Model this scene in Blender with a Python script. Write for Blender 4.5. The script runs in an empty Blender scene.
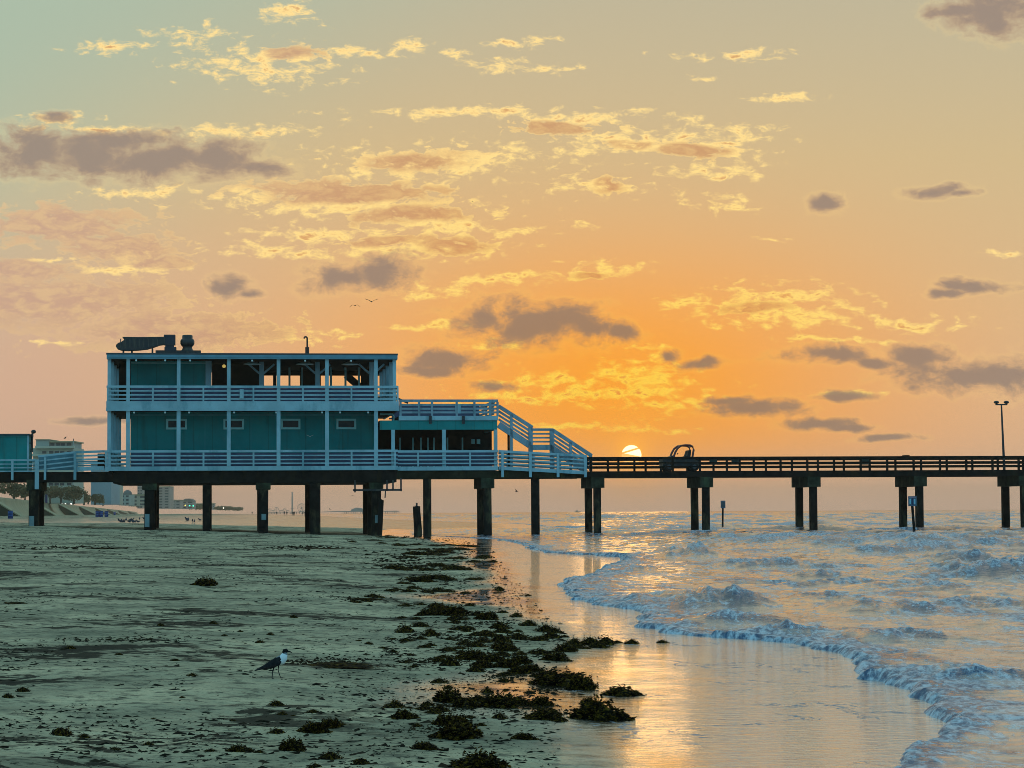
import bpy, math, random
import numpy as np
from mathutils import Matrix, Vector, Euler

random.seed(7)
rng = np.random.default_rng(7)
R = math.radians
sc = bpy.context.scene
COL = sc.collection

# ------------------------------------------------------------------ camera
F = 2280.0
CX, CY = 512.0, 384.0
CAM_H = 1.55
PITCH = math.atan((511.8 - 384.0) / F)
ROLL = R(-0.33)
cam_d = bpy.data.cameras.new("camera")
cam = bpy.data.objects.new("camera", cam_d)
COL.objects.link(cam)
M_cam = Matrix.Rotation(math.pi / 2 + PITCH, 4, 'X') @ Matrix.Rotation(ROLL, 4, 'Z')
M_cam.translation = (0, 0, CAM_H)
cam.matrix_world = M_cam
cam_d.sensor_width = 36.0
cam_d.lens = 36.0 * F / 1024.0
cam_d.clip_start = 0.1
cam_d.clip_end = 20000.0
sc.camera = cam
sc.render.resolution_x, sc.render.resolution_y = 1024, 768


def ray(px, py):
    d = M_cam.to_3x3() @ Vector(((px - CX) / F, -(py - CY) / F, -1.0))
    return d


def ae(px, py):
    """pixel -> (x/y, z/y) of its direction in the world"""
    d = ray(px, py)
    return d.x / d.y, d.z / d.y


# ------------------------------------------------------------------ colour management
vs = sc.view_settings
vs.view_transform = 'Standard'
vs.look = 'None'
vs.exposure = 0.14
vs.gamma = 1.0
vs.use_curve_mapping = False
sc.cycles.use_denoising = True
sc.cycles.max_bounces = 6
sc.cycles.volume_bounces = 0
sc.cycles.filter_width = 0.85
sc.cycles.sample_clamp_indirect = 6.0


def lin(r, g, b, k=1.0):
    f = lambda c: (c / 255 / 12.92) if c / 255 <= 0.04045 else ((c / 255 + 0.055) / 1.055) ** 2.4
    return (f(r) * k, f(g) * k, f(b) * k, 1.0)


# ------------------------------------------------------------------ node helper
class NG:
    def __init__(self, tree):
        self.t = tree
        self.n = tree.nodes
        self.l = tree.links

    def new(self, typ, **kw):
        n = self.n.new(typ)
        for k, v in kw.items():
            setattr(n, k, v)
        return n

    def put(self, sock, v):
        if isinstance(v, bpy.types.NodeSocket):
            self.l.new(v, sock)
        elif v is not None:
            sock.default_value = v

    def math(self, op, a, b=None, c=None, clamp=False):
        n = self.new('ShaderNodeMath', operation=op, use_clamp=clamp)
        self.put(n.inputs[0], a)
        if b is not None: self.put(n.inputs[1], b)
        if c is not None: self.put(n.inputs[2], c)
        return n.outputs[0]

    def vmath(self, op, a, b=None, c=None):
        n = self.new('ShaderNodeVectorMath', operation=op)
        self.put(n.inputs[0], a)
        if b is not None: self.put(n.inputs[1], b)
        if c is not None: self.put(n.inputs[2], c)
        return n.outputs['Value'] if op in ('LENGTH', 'DOT_PRODUCT', 'DISTANCE') else n.outputs['Vector']

    def step(self, v, lo, hi, smooth=True):
        n = self.new('ShaderNodeMapRange')
        n.interpolation_type = 'SMOOTHSTEP' if smooth else 'LINEAR'
        self.put(n.inputs['Value'], v)
        n.inputs['From Min'].default_value = lo
        n.inputs['From Max'].default_value = hi
        return n.outputs['Result']

    def mix(self, f, a, b):
        n = self.new('ShaderNodeMix', data_type='RGBA')
        self.put(n.inputs['Factor'], f)
        self.put(n.inputs[6], a)
        self.put(n.inputs[7], b)
        return n.outputs[2]

    def noise(self, vec, scale, detail=4, rough=0.55, dist=0.0, lac=2.0):
        n = self.new('ShaderNodeTexNoise')
        self.put(n.inputs['Vector'], vec)
        n.inputs['Scale'].default_value = scale
        n.inputs['Detail'].default_value = detail
        n.inputs['Roughness'].default_value = rough
        n.inputs['Lacunarity'].default_value = lac
        n.inputs['Distortion'].default_value = dist
        return n.outputs['Fac'], n.outputs['Color']

    def ramp(self, f, stops):
        n = self.new('ShaderNodeValToRGB')
        self.put(n.inputs['Fac'], f)
        cr = n.color_ramp
        while len(cr.elements) < len(stops):
            cr.elements.new(0.5)
        for e, (p, c) in zip(cr.elements, stops):
            e.position = p
            e.color = c
        return n.outputs['Color']


# ------------------------------------------------------------------ world: dawn sky
SUN_PX = (631.5, 455.0)
SA, SE = ae(*SUN_PX)
SUN_AZ = math.atan(SA)                       # from +Y towards +X
SUN_EL = math.atan(SE * math.cos(SUN_AZ))

wd = bpy.data.worlds.new("World")
sc.world = wd
wd.use_nodes = True
g = NG(wd.node_tree)
g.n.clear()
tc = g.new('ShaderNodeTexCoord')
sep = g.new('ShaderNodeSeparateXYZ')
g.l.new(tc.outputs['Generated'], sep.inputs[0])
dx, dy, dz = sep.outputs
yy = g.math('MAXIMUM', dy, 0.06)
A_ = g.math('DIVIDE', dx, yy)
E_ = g.math('DIVIDE', dz, yy)
UN = 100.0 / F                               # one cloud unit of direction
cmb = g.new('ShaderNodeCombineXYZ')
g.put(cmb.inputs[0], g.math('DIVIDE', A_, UN))
g.put(cmb.inputs[1], g.math('DIVIDE', E_, UN))
P = cmb.outputs[0]                           # clouds live in (x/y, z/y) of the direction


def cu(px, py):
    a, e = ae(px, py)
    return a / UN, e / UN


# clear sky: colour by height, then left/right tint, then the glow round the sun
ev = g.math('DIVIDE', E_, 0.65, clamp=True)
base = g.ramp(ev, [(0.0, lin(214, 180, 156)), (0.04, lin(214, 178, 146)), (0.136, lin(212, 180, 138)), (0.24, lin(204, 181, 138)),
                   (0.37, lin(184, 176, 150)), (0.60, lin(220, 222, 212)), (1.0, lin(225, 240, 245, 1.15))])  # top stops, above the view, raised to brighten water and sand
lefty = g.step(A_, 0.0, -0.24)
base = g.mix(g.math('MULTIPLY', lefty, g.math('MULTIPLY', g.step(E_, 0.17, 0.06), 0.75)), base, lin(207, 168, 145))
tl = g.step(g.math('ADD', g.math('MULTIPLY', A_, -0.62), E_), 0.19, 0.375)
base = g.mix(g.math('MULTIPLY', tl, 0.9), base, lin(164, 184, 164))
gx = g.math('DIVIDE', g.math('SUBTRACT', A_, SA - 0.008), 0.142)
gy = g.math('DIVIDE', g.math('SUBTRACT', E_, SE + 0.026), 0.070)
gy = g.math('MULTIPLY', gy, g.math('MULTIPLY_ADD', g.step(gy, 0.0, -0.9), 1.5, 1.0))
gl = g.math('EXPONENT', g.math('MULTIPLY', g.math('ADD', g.math('MULTIPLY', gx, gx), g.math('MULTIPLY', gy, gy)), -1.0))
glow = g.math('MULTIPLY', gl, 0.97)
sky = g.mix(glow, base, lin(252, 160, 34))

# warped cloud coordinates
_, nc = g.noise(P, 1.1, 3, 0.55)
warp = g.vmath('MULTIPLY', g.vmath('SUBTRACT', nc, (0.5, 0.5, 0.5)), (0.5, 0.22, 0.0))
Pw = g.vmath('ADD', P, warp)


def field(lst):
    acc = None
    for (px, py, rx, ry) in lst:
        c = cu(px, py)
        s = (100.0 / rx, 100.0 / ry, 0.0)
        ln = g.vmath('LENGTH', g.vmath('MULTIPLY_ADD', Pw, s, (-c[0] * s[0], -c[1] * s[1], 0.0)))
        acc = ln if acc is None else g.math('SMOOTH_MIN', acc, ln, 0.25)
    return g.math('SUBTRACT', 1.0, acc)


TAN = [(60, 222, 95, 22), (118, 246, 66, 20), (160, 264, 34, 9), (40, 300, 150, 30), (170, 330, 140, 24), (20, 268, 70, 14),
       (345, 193, 118, 15), (410, 212, 72, 13), (450, 243, 42, 12), (385, 240, 46, 8), (420, 160, 85, 12), (608, 186, 28, 10), (560, 128, 60, 9),
       (690, 148, 50, 9), (640, 142, 40, 7), (290, 55, 34, 9), (760, 310, 40, 8), (590, 275, 26, 5)]
BRI = [(112, 47, 40, 9), (178, 37, 42, 9), (262, 66, 80, 19), (290, 14, 24, 14), (212, 31, 22, 9), (405, 45, 20, 10), (350, 50, 40, 7),
       (455, 55, 14, 6), (520, 42, 40, 6), (500, 66, 30, 8), (545, 68, 40, 5), (740, 55, 62, 6), (790, 96, 36, 5), (700, 78, 20, 3), (470, 113, 110, 6),
       (565, 117, 70, 9), (640, 140, 95, 15), (720, 140, 55, 20), (710, 170, 48, 8), (715, 202, 36, 10), (600, 187, 62, 10),
       (440, 162, 120, 20), (350, 205, 130, 12), (250, 196, 40, 9), (440, 222, 60, 14), (320, 232, 80, 9), (420, 246, 90, 12), (300, 250, 90, 8), (540, 276, 60, 6),
       (610, 268, 46, 9), (770, 299, 80, 15), (800, 318, 95, 12), (905, 322, 66, 8), (690, 300, 30, 8), (640, 378, 60, 22), (660, 372, 40, 18), (560, 380, 70, 12), (600, 395, 120, 12),
       (660, 405, 50, 10), (520, 398, 60, 9), (1000, 254, 28, 4), (580, 428, 60, 5), (640, 430, 60, 4), (150, 190, 60, 7), (130, 250, 46, 14), (130, 268, 60, 6), (50, 258, 30, 3),
       (240, 130, 90, 8), (60, 118, 40, 6), (90, 128, 60, 5), (500, 345, 40, 6), (440, 290, 40, 8), (490, 283, 40, 6), (320, 335, 30, 7), (430, 325, 40, 5), (520, 230, 40, 4), (770, 238, 18, 3),
       (580, 225, 18, 4), (640, 110, 20, 3), (830, 340, 60, 4), (60, 340, 40, 3), (640, 345, 30, 4), (850, 395, 40, 3), (575, 155, 30, 6), (690, 118, 20, 5)]
DRK = [(34, 150, 52, 30), (100, 156, 62, 24), (165, 160, 62, 24), (215, 157, 52, 24), (262, 168, 36, 11), (120, 140, 90, 14), (350, 277, 52, 19), (382, 272, 44, 23),
       (228, 286, 24, 13), (248, 292, 20, 6), (535, 324, 88, 27), (560, 318, 50, 20), (484, 322, 32, 18), (590, 325, 40, 15), (618, 330, 22, 10), (442, 360, 50, 16), (425, 372, 40, 8), (672, 354, 17, 9), (708, 364, 26, 8),
       (758, 409, 66, 11), (730, 402, 30, 6), (820, 425, 44, 7), (850, 430, 30, 5), (830, 356, 56, 12), (880, 362, 40, 8), (918, 352, 36, 14), (955, 376, 80, 20), (1005, 375, 60, 22), (975, 286, 46, 8), (945, 292, 24, 6),
       (830, 205, 24, 10), (936, 192, 34, 8), (960, 196, 18, 5), (1000, 14, 60, 26), (965, 10, 40, 12), (500, 386, 30, 8), (110, 420, 60, 5), (890, 440, 40, 4), (55, 118, 26, 8), (845, 398, 30, 6)]

st = g.vmath('MULTIPLY', P, (1.0, 2.1, 1.0))
nb, _ = g.noise(st, 5.0, 8, 0.61, 0.35)
nb2, _ = g.noise(st, 1.7, 4, 0.55, 0.6)
nd, _ = g.noise(g.vmath('MULTIPLY', P, (1.0, 1.5, 1.0)), 2.9, 9, 0.66, 0.30)

fT, fB, fD = field(TAN), field(BRI), field(DRK)
# tan sheets
vT = g.math('ADD', fT, g.math('MULTIPLY', g.math('SUBTRACT', nb, 0.5), 2.9))
vT = g.math('ADD', vT, g.math('MULTIPLY', g.math('SUBTRACT', nb2, 0.5), 1.2))
tanc = g.mix(glow, lin(200, 152, 108), lin(224, 142, 60))
tanc = g.mix(g.math('MULTIPLY', lefty, 0.85), tanc, lin(198, 161, 140))
rim = g.mix(glow, lin(255, 221, 146), lin(255, 208, 62))
tanc = g.mix(g.math('MULTIPLY', g.step(nb, 0.40, 0.64), 0.30), tanc, rim)
aT = g.step(vT, -0.10, 0.45)
rT = g.math('MULTIPLY', g.step(vT, 0.0, 0.10), g.step(vT, 0.42, 0.14))
sky = g.mix(g.math('MULTIPLY', aT, 0.88), sky, tanc)
sky = g.mix(g.math('MULTIPLY', rT, g.math('MULTIPLY_ADD', lefty, -0.30, 0.42)), sky, rim)
# bright altocumulus
nf, _ = g.noise(st, 15.0, 5, 0.65, 0.3)
vB = g.math('ADD', g.math('MULTIPLY', fB, 0.62), g.math('MULTIPLY', g.math('SUBTRACT', nb, 0.515), 3.4))
vB = g.math('ADD', vB, g.math('MULTIPLY', g.math('SUBTRACT', nf, 0.5), 0.55))
vB = g.math('SUBTRACT', vB, g.math('MULTIPLY', g.step(vT, 0.25, 0.85), 0.55))
aB = g.math('POWER', g.step(vB, -0.02, 0.55, False), 1.2)
core = g.step(vB, 0.55, 1.0)
bc = g.mix(core, rim, g.mix(glow, lin(214, 164, 110), lin(236, 146, 52)))
sky = g.mix(g.math('MULTIPLY', aB, 0.95), sky, bc)
# low grey scud, soft edged
vD = g.math('ADD', g.math('MULTIPLY', fD, 1.35), g.math('MULTIPLY', g.math('SUBTRACT', nd, 0.51), 3.1))
aD = g.step(vD, -0.20, 0.70)
rD = g.math('MULTIPLY', g.step(vD, -0.45, -0.05), g.step(vD, 0.2, -0.05))
drk = g.mix(g.step(vD, 0.1, 1.0), g.mix(glow, lin(186, 156, 126), lin(196, 138, 78)), g.mix(glow, lin(148, 129, 118), lin(142, 114, 92)))
sky = g.mix(g.math('MULTIPLY', rD, 0.12), sky, rim)
sky = g.mix(g.math('MULTIPLY', aD, 0.88), sky, drk)

# sun disc behind two streaks of cloud
sc_ = cu(*SUN_PX)
sr = 10.0 / 100.0
ds = g.vmath('LENGTH', g.vmath('MULTIPLY_ADD', P, (1 / sr, 1 / sr, 0), (-sc_[0] / sr, -sc_[1] / sr, 0)))
disc = g.step(ds, 1.03, 0.94)


def streak(p, q, w):
    (x0, y0), (x1, y1) = cu(*p), cu(*q)
    L = math.hypot(x1 - x0, y1 - y0)
    nx, ny = -(y1 - y0) / L, (x1 - x0) / L
    d = g.vmath('DOT_PRODUCT', P, (nx, ny, 0))
    d = g.math('ABSOLUTE', g.math('SUBTRACT', d, nx * x0 + ny * y0))
    return g.step(d, w * 0.012, w * 0.006)


s1 = streak((622, 453.2), (638, 448.3), 1.0)
s2 = streak((619, 452.0), (641, 456.2), 1.2)
low = g.step(g.vmath('DOT_PRODUCT', P, (0.2, 1.0, 0)), 0.2 * cu(630, 455)[0] + cu(630, 455)[1], 0.2 * cu(630, 454)[0] + cu(630, 454)[1])
disc = g.math('MULTIPLY', disc, g.math('SUBTRACT', 1.0, g.math('MULTIPLY', s1, 0.93)))
disc = g.math('MULTIPLY', disc, g.math('MAXIMUM', low, 0.12))
halo = g.math('EXPONENT', g.math('MULTIPLY', g.math('MULTIPLY', ds, ds), -0.45))
halo2 = g.math('EXPONENT', g.math('MULTIPLY', g.math('MULTIPLY', ds, ds), -0.05))
sky = g.mix(g.math('MULTIPLY', halo2, 0.40), sky, (1.05, 0.42, 0.03, 1))
sky = g.mix(g.math('MULTIPLY', halo, 0.80), sky, (1.25, 0.52, 0.03, 1))
sky = g.mix(disc, sky, (2.4, 2.0, 0.95, 1))

# the rest of the dome: Nishita for the sun's direction, cooled to the blue of the western dawn sky
nis = g.new('ShaderNodeTexSky', sky_type='NISHITA')
nis.sun_disc = False
nis.sun_elevation = SUN_EL
nis.sun_rotation = SUN_AZ
nis.air_density = 1.4
nis.dust_density = 1.0
nis.ozone_density = 3.0
nsc = g.vmath('MULTIPLY', nis.outputs[0], (0.10, 0.10, 0.10))
dome = g.ramp(g.math('ADD', g.math('MULTIPLY', dz, 0.5), 0.5, clamp=True),
              [(0.45, lin(140, 170, 185)), (0.55, lin(118, 176, 205)), (0.75, lin(112, 178, 205)), (1.0, lin(140, 180, 190))])
back = g.vmath('ADD', nsc, g.vmath('MULTIPLY', dome, (0.95, 1.05, 1.05)))
front = g.step(dy, 0.35, 0.85)
final = g.mix(front, back, g.vmath('MULTIPLY', sky, (0.99, 0.99, 0.99)))
bg = g.new('ShaderNodeBackground')
g.l.new(final, bg.inputs['Color'])
bg.inputs['Strength'].default_value = 1.0
out = g.new('ShaderNodeOutputWorld')
g.l.new(bg.outputs[0], out.inputs['Surface'])
wd.cycles.sampling_method = 'MANUAL'
wd.cycles.sample_map_resolution = 2048

# ------------------------------------------------------------------ sun lamp
sd = bpy.data.lights.new("sun", 'SUN')
sd.energy = 0.006
sd.angle = R(3.0)
sd.color = (1.0, 0.55, 0.2)
so = bpy.data.objects.new("sun", sd)
COL.objects.link(so)
sv = Vector((math.sin(SUN_AZ) * math.cos(SUN_EL), math.cos(SUN_AZ) * math.cos(SUN_EL), math.sin(SUN_EL)))
so.rotation_euler = sv.to_track_quat('Z', 'Y').to_euler()

# ------------------------------------------------------------------ numpy noise
def _hash(ix, iy, seed):
    h = (ix.astype(np.int64) * 374761393 + iy.astype(np.int64) * 668265263 + seed * 1442695041) & 0xFFFFFFFF
    h = ((h ^ (h >> 13)) * 1274126177) & 0xFFFFFFFF
    return (h ^ (h >> 16)) & 0xFFFF


def pnoise(x, y, seed=0):
    ix, iy = np.floor(x), np.floor(y)
    fx, fy = x - ix, y - iy
    u = fx * fx * fx * (fx * (fx * 6 - 15) + 10)
    v = fy * fy * fy * (fy * (fy * 6 - 15) + 10)
    r = 0
    for ox in (0, 1):
        for oy in (0, 1):
            a = _hash(ix + ox, iy + oy, seed) * (2 * np.pi / 65536)
            d = np.cos(a) * (fx - ox) + np.sin(a) * (fy - oy)
            r = r + d * (u if ox else 1 - u) * (v if oy else 1 - v)
    return r * 1.5


def fbm(x, y, seed=0, o=4, gain=0.5):
    r, a = 0, 1.0
    for i in range(o):
        r = r + a * pnoise(x * 2 ** i, y * 2 ** i, seed + i * 17)
        a *= gain
    return r


def sstep(lo, hi, v):
    t = np.clip((v - lo) / (hi - lo), 0, 1)
    return t * t * (3 - 2 * t)


# ------------------------------------------------------------------ shore geometry
SHORE = np.array([(-60, 1.0), (0, 1.3), (9, 1.8), (13.8, 2.23), (15, 2.58), (15.8, 2.93), (16.8, 3.19), (18.3, 3.30), (19.6, 3.38), (21, 3.39),
                  (22, 3.24), (23.5, 3.57), (24.6, 3.65), (26.4, 3.40), (27.6, 2.9), (28.4, 2.1), (30.3, 1.74), (33, 1.78), (35, 1.96), (37, 1.5), (40, 1.10), (45, 1.0),
                  (50, 1.16), (60, 2.34), (72, 3.6), (80, 4.0), (85, 1.7), (93, 0.86), (110, 0.6), (128, -0.6), (140, -3.0), (150, -5.5), (175, -9.0), (205, -9.5), (214, 0.5),
                  (222, 4.0), (260, 3.0), (300, 1.0), (340, -5), (380, -11), (600, -36), (1200, -100), (2500, -260), (6000, -800)])


def shore_x(y):
    return np.interp(y, SHORE[:, 0], SHORE[:, 1])


MEAN = np.array([(-60, 2.0), (13, 2.3), (25, 2.6), (60, 1.8), (93, 0.9), (128, -0.8), (150, -5.0), (205, -7.0), (222, 1.0), (300, 0.0), (380, -11), (600, -36), (1200, -100), (2500, -260), (6000, -800)])


def ground_z(x, y):
    x = np.asarray(x, float); y = np.asarray(y, float)
    s = np.interp(y, MEAN[:, 0], MEAN[:, 1]) - x           # metres inland of the mean waterline
    wet = 1.6
    z = np.where(s < 0, 0.022 * s, 0.010 * np.minimum(s, wet) + 0.029 * np.clip(s - wet, 0, 24) + 0.012 * np.clip(s - wet - 24, 0, 40))
    z = np.maximum(z, -4.0)
    dry = sstep(0.5, 4.0, s)
    und = fbm(x * 0.35, y * 0.22, 5, 3) * 0.035 + fbm(x * 1.3, y * 1.1, 9, 3) * 0.016
    far = sstep(60, 130, y)
    und = und + far * fbm(x * 0.06, y * 0.05, 31, 3) * 0.10
    return z + und * dry


WALL_X0, WALL_Y0, WALL_S = -100.0, 447.0, -0.157


def wall_x(y):
    return WALL_X0 + WALL_S * (np.asarray(y, float) - WALL_Y0)


def on_ground(px, py):
    """the ground point seen at a pixel"""
    d = ray(px, py)
    z = 0.0
    for _ in range(40):
        t = (z - CAM_H) / d.z
        x, y = d.x * t, d.y * t
        z = 0.5 * z + 0.5 * float(ground_z(x, y))
    return Vector((x, y, float(ground_z(x, y))))


# ------------------------------------------------------------------ materials
def mat(name):
    m = bpy.data.materials.new(name)
    m.use_nodes = True
    gg = NG(m.node_tree)
    b = gg.n['Principled BSDF']
    return m, gg, b


def simple(name, c, rough=0.7, var=0.25, scale=1.5, metal=0.0, stain=None, sscale=0.7, bump=0.0, emit=None, es=1.0, spec=None):
    m, gg, b = mat(name)
    t = gg.new('ShaderNodeTexCoord')
    f, _ = gg.noise(t.outputs['Object'], scale, 5, 0.6)
    c = tuple(c[:3])
    lo = tuple(v * (1 - var) for v in c) + (1,)
    hi = tuple(min(1, v * (1 + var)) for v in c) + (1,)
    colr = gg.mix(gg.step(f, 0.3, 0.7), lo, hi)
    if stain:
        s, _ = gg.noise(gg.vmath('MULTIPLY', t.outputs['Object'], (1.0, 1.0, 0.35)), sscale, 6, 0.65)
        colr = gg.mix(gg.math('MULTIPLY', gg.step(s, 0.50, 0.66), 0.8), colr, tuple(stain) + (1,))
    gg.l.new(colr, b.inputs['Base Color'])
    b.inputs['Roughness'].default_value = rough
    b.inputs['Metallic'].default_value = metal
    if spec is not None:
        b.inputs['Specular IOR Level'].default_value = spec
    if bump:
        bn = gg.new('ShaderNodeBump')
        bn.inputs['Strength'].default_value = bump
        f2, _ = gg.noise(t.outputs['Object'], scale * 6, 5, 0.6)
        gg.l.new(f2, bn.inputs['Height'])
        gg.l.new(bn.outputs[0], b.inputs['Normal'])
    if emit:
        b.inputs['Emission Color'].default_value = tuple(emit) + (1,)
        b.inputs['Emission Strength'].default_value = es
    return m


MT = {}
MT['trim'] = simple('pale_blue_paint', (0.31, 0.465, 0.515), 0.6, 0.12, 0.8, stain=(0.15, 0.30, 0.35), sscale=0.9)
MT['mesh'] = simple('mauve_panel', (0.085, 0.095, 0.17), 0.8, 0.15)  # tone of the panels behind the rails, no mesh
m, gg, b = mat('teal_siding')
t = gg.new('ShaderNodeTexCoord')
f, _ = gg.noise(t.outputs['Object'], 0.5, 5, 0.6)
f2, _ = gg.noise(gg.vmath('MULTIPLY', t.outputs['Object'], (2.5, 2.5, 0.25)), 1.0, 5, 0.65)
c = gg.mix(gg.step(f, 0.3, 0.7), (0.007, 0.200, 0.200, 1), (0.012, 0.265, 0.255, 1))
c = gg.mix(gg.math('MULTIPLY', gg.step(f2, 0.52, 0.72), 0.5), c, (0.020, 0.115, 0.105, 1))
sx = gg.new('ShaderNodeSeparateXYZ')
gg.l.new(t.outputs['Object'], sx.inputs[0])
gr = gg.math('ABSOLUTE', gg.math('SUBTRACT', gg.math('FRACT', gg.math('MULTIPLY', sx.outputs[0], 0.82)), 0.5))
c = gg.mix(gg.math('MULTIPLY', gg.step(gr, 0.46, 0.49), 0.30), c, (0.004, 0.05, 0.05, 1))
gg.l.new(c, b.inputs['Base Color'])
b.inputs['Roughness'].default_value = 0.8
b.inputs['Specular IOR Level'].default_value = 0.2
MT['wall'] = m
MT['wframe'] = simple('pale_green_trim', (0.34, 0.62, 0.58), 0.6, 0.08)
MT['glass'] = simple('dark_glass', (0.006, 0.007, 0.008), 0.15, 0.1, spec=0.2)
MT['dark'] = simple('dark_interior', (0.012, 0.014, 0.013), 0.9, 0.3, spec=0.1)  # near-black tone for ceilings, inner walls and rear posts
MT['trim4'] = simple('darker_blue_fascia', (0.115, 0.27, 0.34), 0.7, 0.12)  # roof edge, a darker blue than the other trim
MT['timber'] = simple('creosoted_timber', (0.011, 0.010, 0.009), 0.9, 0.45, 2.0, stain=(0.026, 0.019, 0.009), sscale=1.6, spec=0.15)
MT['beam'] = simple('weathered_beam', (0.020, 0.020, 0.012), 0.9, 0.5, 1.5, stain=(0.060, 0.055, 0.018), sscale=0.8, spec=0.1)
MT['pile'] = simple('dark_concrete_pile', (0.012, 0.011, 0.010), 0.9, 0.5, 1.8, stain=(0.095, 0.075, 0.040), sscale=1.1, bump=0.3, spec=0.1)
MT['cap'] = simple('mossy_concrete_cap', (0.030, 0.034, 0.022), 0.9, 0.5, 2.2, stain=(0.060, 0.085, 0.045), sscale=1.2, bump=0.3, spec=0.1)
MT['roof'] = simple('roof_felt', (0.05, 0.06, 0.07), 0.8, 0.2)
MT['metal'] = simple('dark_metal', (0.014, 0.016, 0.020), 0.5, 0.3, 3.0, stain=(0.05, 0.045, 0.03), sscale=3.0)
MT['steel'] = simple('grey_steel', (0.06, 0.07, 0.08), 0.5, 0.2)
MT['red'] = simple('red_tube', (0.16, 0.035, 0.03), 0.4, 0.2)
MT['rubber'] = simple('black_rubber', (0.010, 0.010, 0.010), 0.8, 0.2)
MT['bulb'] = simple('bulb_glass', (0.7, 0.75, 0.75), 0.3, 0.05)
MT['lit'] = simple('lit_lamp', (0.8, 0.6, 0.2), 0.4, 0.05, emit=(0.9, 0.6, 0.15), es=0.45)

MT['marker'] = simple('pale_marker_paint', (0.20, 0.27, 0.28), 0.8, 0.2)
MT['board'] = simple('green_board', (0.04, 0.07, 0.06), 0.7, 0.2)
MT['wall2'] = simple('dim_teal_trim', (0.03, 0.27, 0.29), 0.7, 0.15)
MT['trim2'] = simple('weathered_blue_paint', (0.24, 0.32, 0.37), 0.7, 0.2, 1.0, stain=(0.12, 0.20, 0.24), sscale=1.4)
MT['trim3'] = simple('blue_panel_paint', (0.13, 0.30, 0.38), 0.7, 0.25, 0.5)
MT['metal2'] = simple('worn_metal', (0.05, 0.05, 0.04), 0.5, 0.3, 3.0)
MT['metal3'] = simple('navy_metal', (0.012, 0.016, 0.035), 0.5, 0.3, 2.0)
MT['red2'] = simple('dark_red_pipe', (0.06, 0.02, 0.015), 0.6, 0.3)
MT['lampshade'] = simple('lamp_shade_enamel', (0.25, 0.30, 0.28), 0.5, 0.1)

MT['signface'] = simple('grey_blue_sign', (0.06, 0.10, 0.15), 0.5, 0.2)
MT['signpale'] = simple('pale_sign_print', (0.25, 0.5, 0.6), 0.5, 0.1)
MT['signnavy'] = simple('navy_sign_print', (0.01, 0.02, 0.08), 0.5, 0.1)
MT['signpink'] = simple('pink_sign_print', (0.3, 0.2, 0.28), 0.5, 0.1)
MT['weedmat'] = simple('matted_weed', (0.018, 0.012, 0.004), 0.9, 0.6, 4.0, spec=0.05)
MT['litter'] = simple('dry_weed', (0.016, 0.013, 0.007), 0.95, 0.5, 3.0, spec=0.05)
MT['gullwhite'] = simple('white_feathers', (0.75, 0.78, 0.80), 0.8, 0.05)
MT['gullshaded'] = simple('shaded_white_feathers', (0.20, 0.21, 0.23), 0.8, 0.1)  # white underparts: their shade is put into this grey
MT['gulldark'] = simple('dark_feathers', (0.020, 0.020, 0.022), 0.8, 0.3, 30, spec=0.1)
MT['gullhead'] = simple('black_feathers', (0.010, 0.010, 0.010), 0.8, 0.2, 30, spec=0.1)
MT['gullpurple'] = simple('dusky_feathers', (0.03, 0.03, 0.045), 0.8, 0.2)
MT['seawall'] = simple('tan_concrete', (0.36, 0.29, 0.17), 0.9, 0.15, 0.15)
MT['darkconc'] = simple('shaded_concrete', (0.055, 0.052, 0.032), 0.95, 0.2, 0.3)  # stair sides: shade put into the concrete colour
MT['bark'] = simple('bark', (0.06, 0.05, 0.035), 0.9, 0.2)
MT['farglass'] = simple('window_glass', (0.03, 0.04, 0.05), 0.3, 0.2)
MT['farroof'] = simple('grey_roof', (0.16, 0.15, 0.13), 0.8, 0.1)
MT['hotelwall'] = simple('haze_pale_render', (0.43, 0.41, 0.32), 0.85, 0.08, 0.1)  # far walls lightened: haze put into their colours
MT['hotelwall2'] = simple('grey_render', (0.36, 0.37, 0.32), 0.85, 0.08, 0.1)
MT['hotelwall3'] = simple('cream_balcony', (0.50, 0.47, 0.36), 0.85, 0.08, 0.1)
MT['bluewall'] = simple('blue_grey_render', (0.26, 0.33, 0.36), 0.8, 0.06, 0.1)
MT['tanwall'] = simple('tan_render', (0.46, 0.36, 0.26), 0.85, 0.08, 0.1)
MT['mauvewall'] = simple('haze_mauve_render', (0.42, 0.31, 0.26), 0.85, 0.08, 0.1)  # haze fading mixed into the wall colour
MT['farsteel'] = simple('haze_pale_steel', (0.36, 0.28, 0.24), 0.7, 0.1)  # far steel: pale colour stands in for haze
MT['navy'] = simple('navy_cloth', (0.010, 0.018, 0.09), 0.8, 0.1)
MT['binblue'] = simple('blue_plastic', (0.008, 0.05, 0.20), 0.5, 0.1)
MT['clothes'] = simple('dark_clothes', (0.02, 0.018, 0.018), 0.9, 0.2)
MT['headlight'] = simple('lit_headlight', (0.9, 0.9, 0.85), 0.3, 0.02, emit=(1.0, 0.95, 0.85), es=6.0)
MT['greenlight'] = simple('lit_green', (0.1, 0.7, 0.4), 0.3, 0.02, emit=(0.05, 0.9, 0.45), es=2.2)
MT['amberlight'] = simple('lit_amber', (0.8, 0.5, 0.1), 0.3, 0.02, emit=(1.0, 0.68, 0.12), es=1.6)
MT['paleligh'] = simple('lit_pale', (0.8, 0.7, 0.6), 0.3, 0.02, emit=(1.0, 0.82, 0.62), es=1.5)


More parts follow.
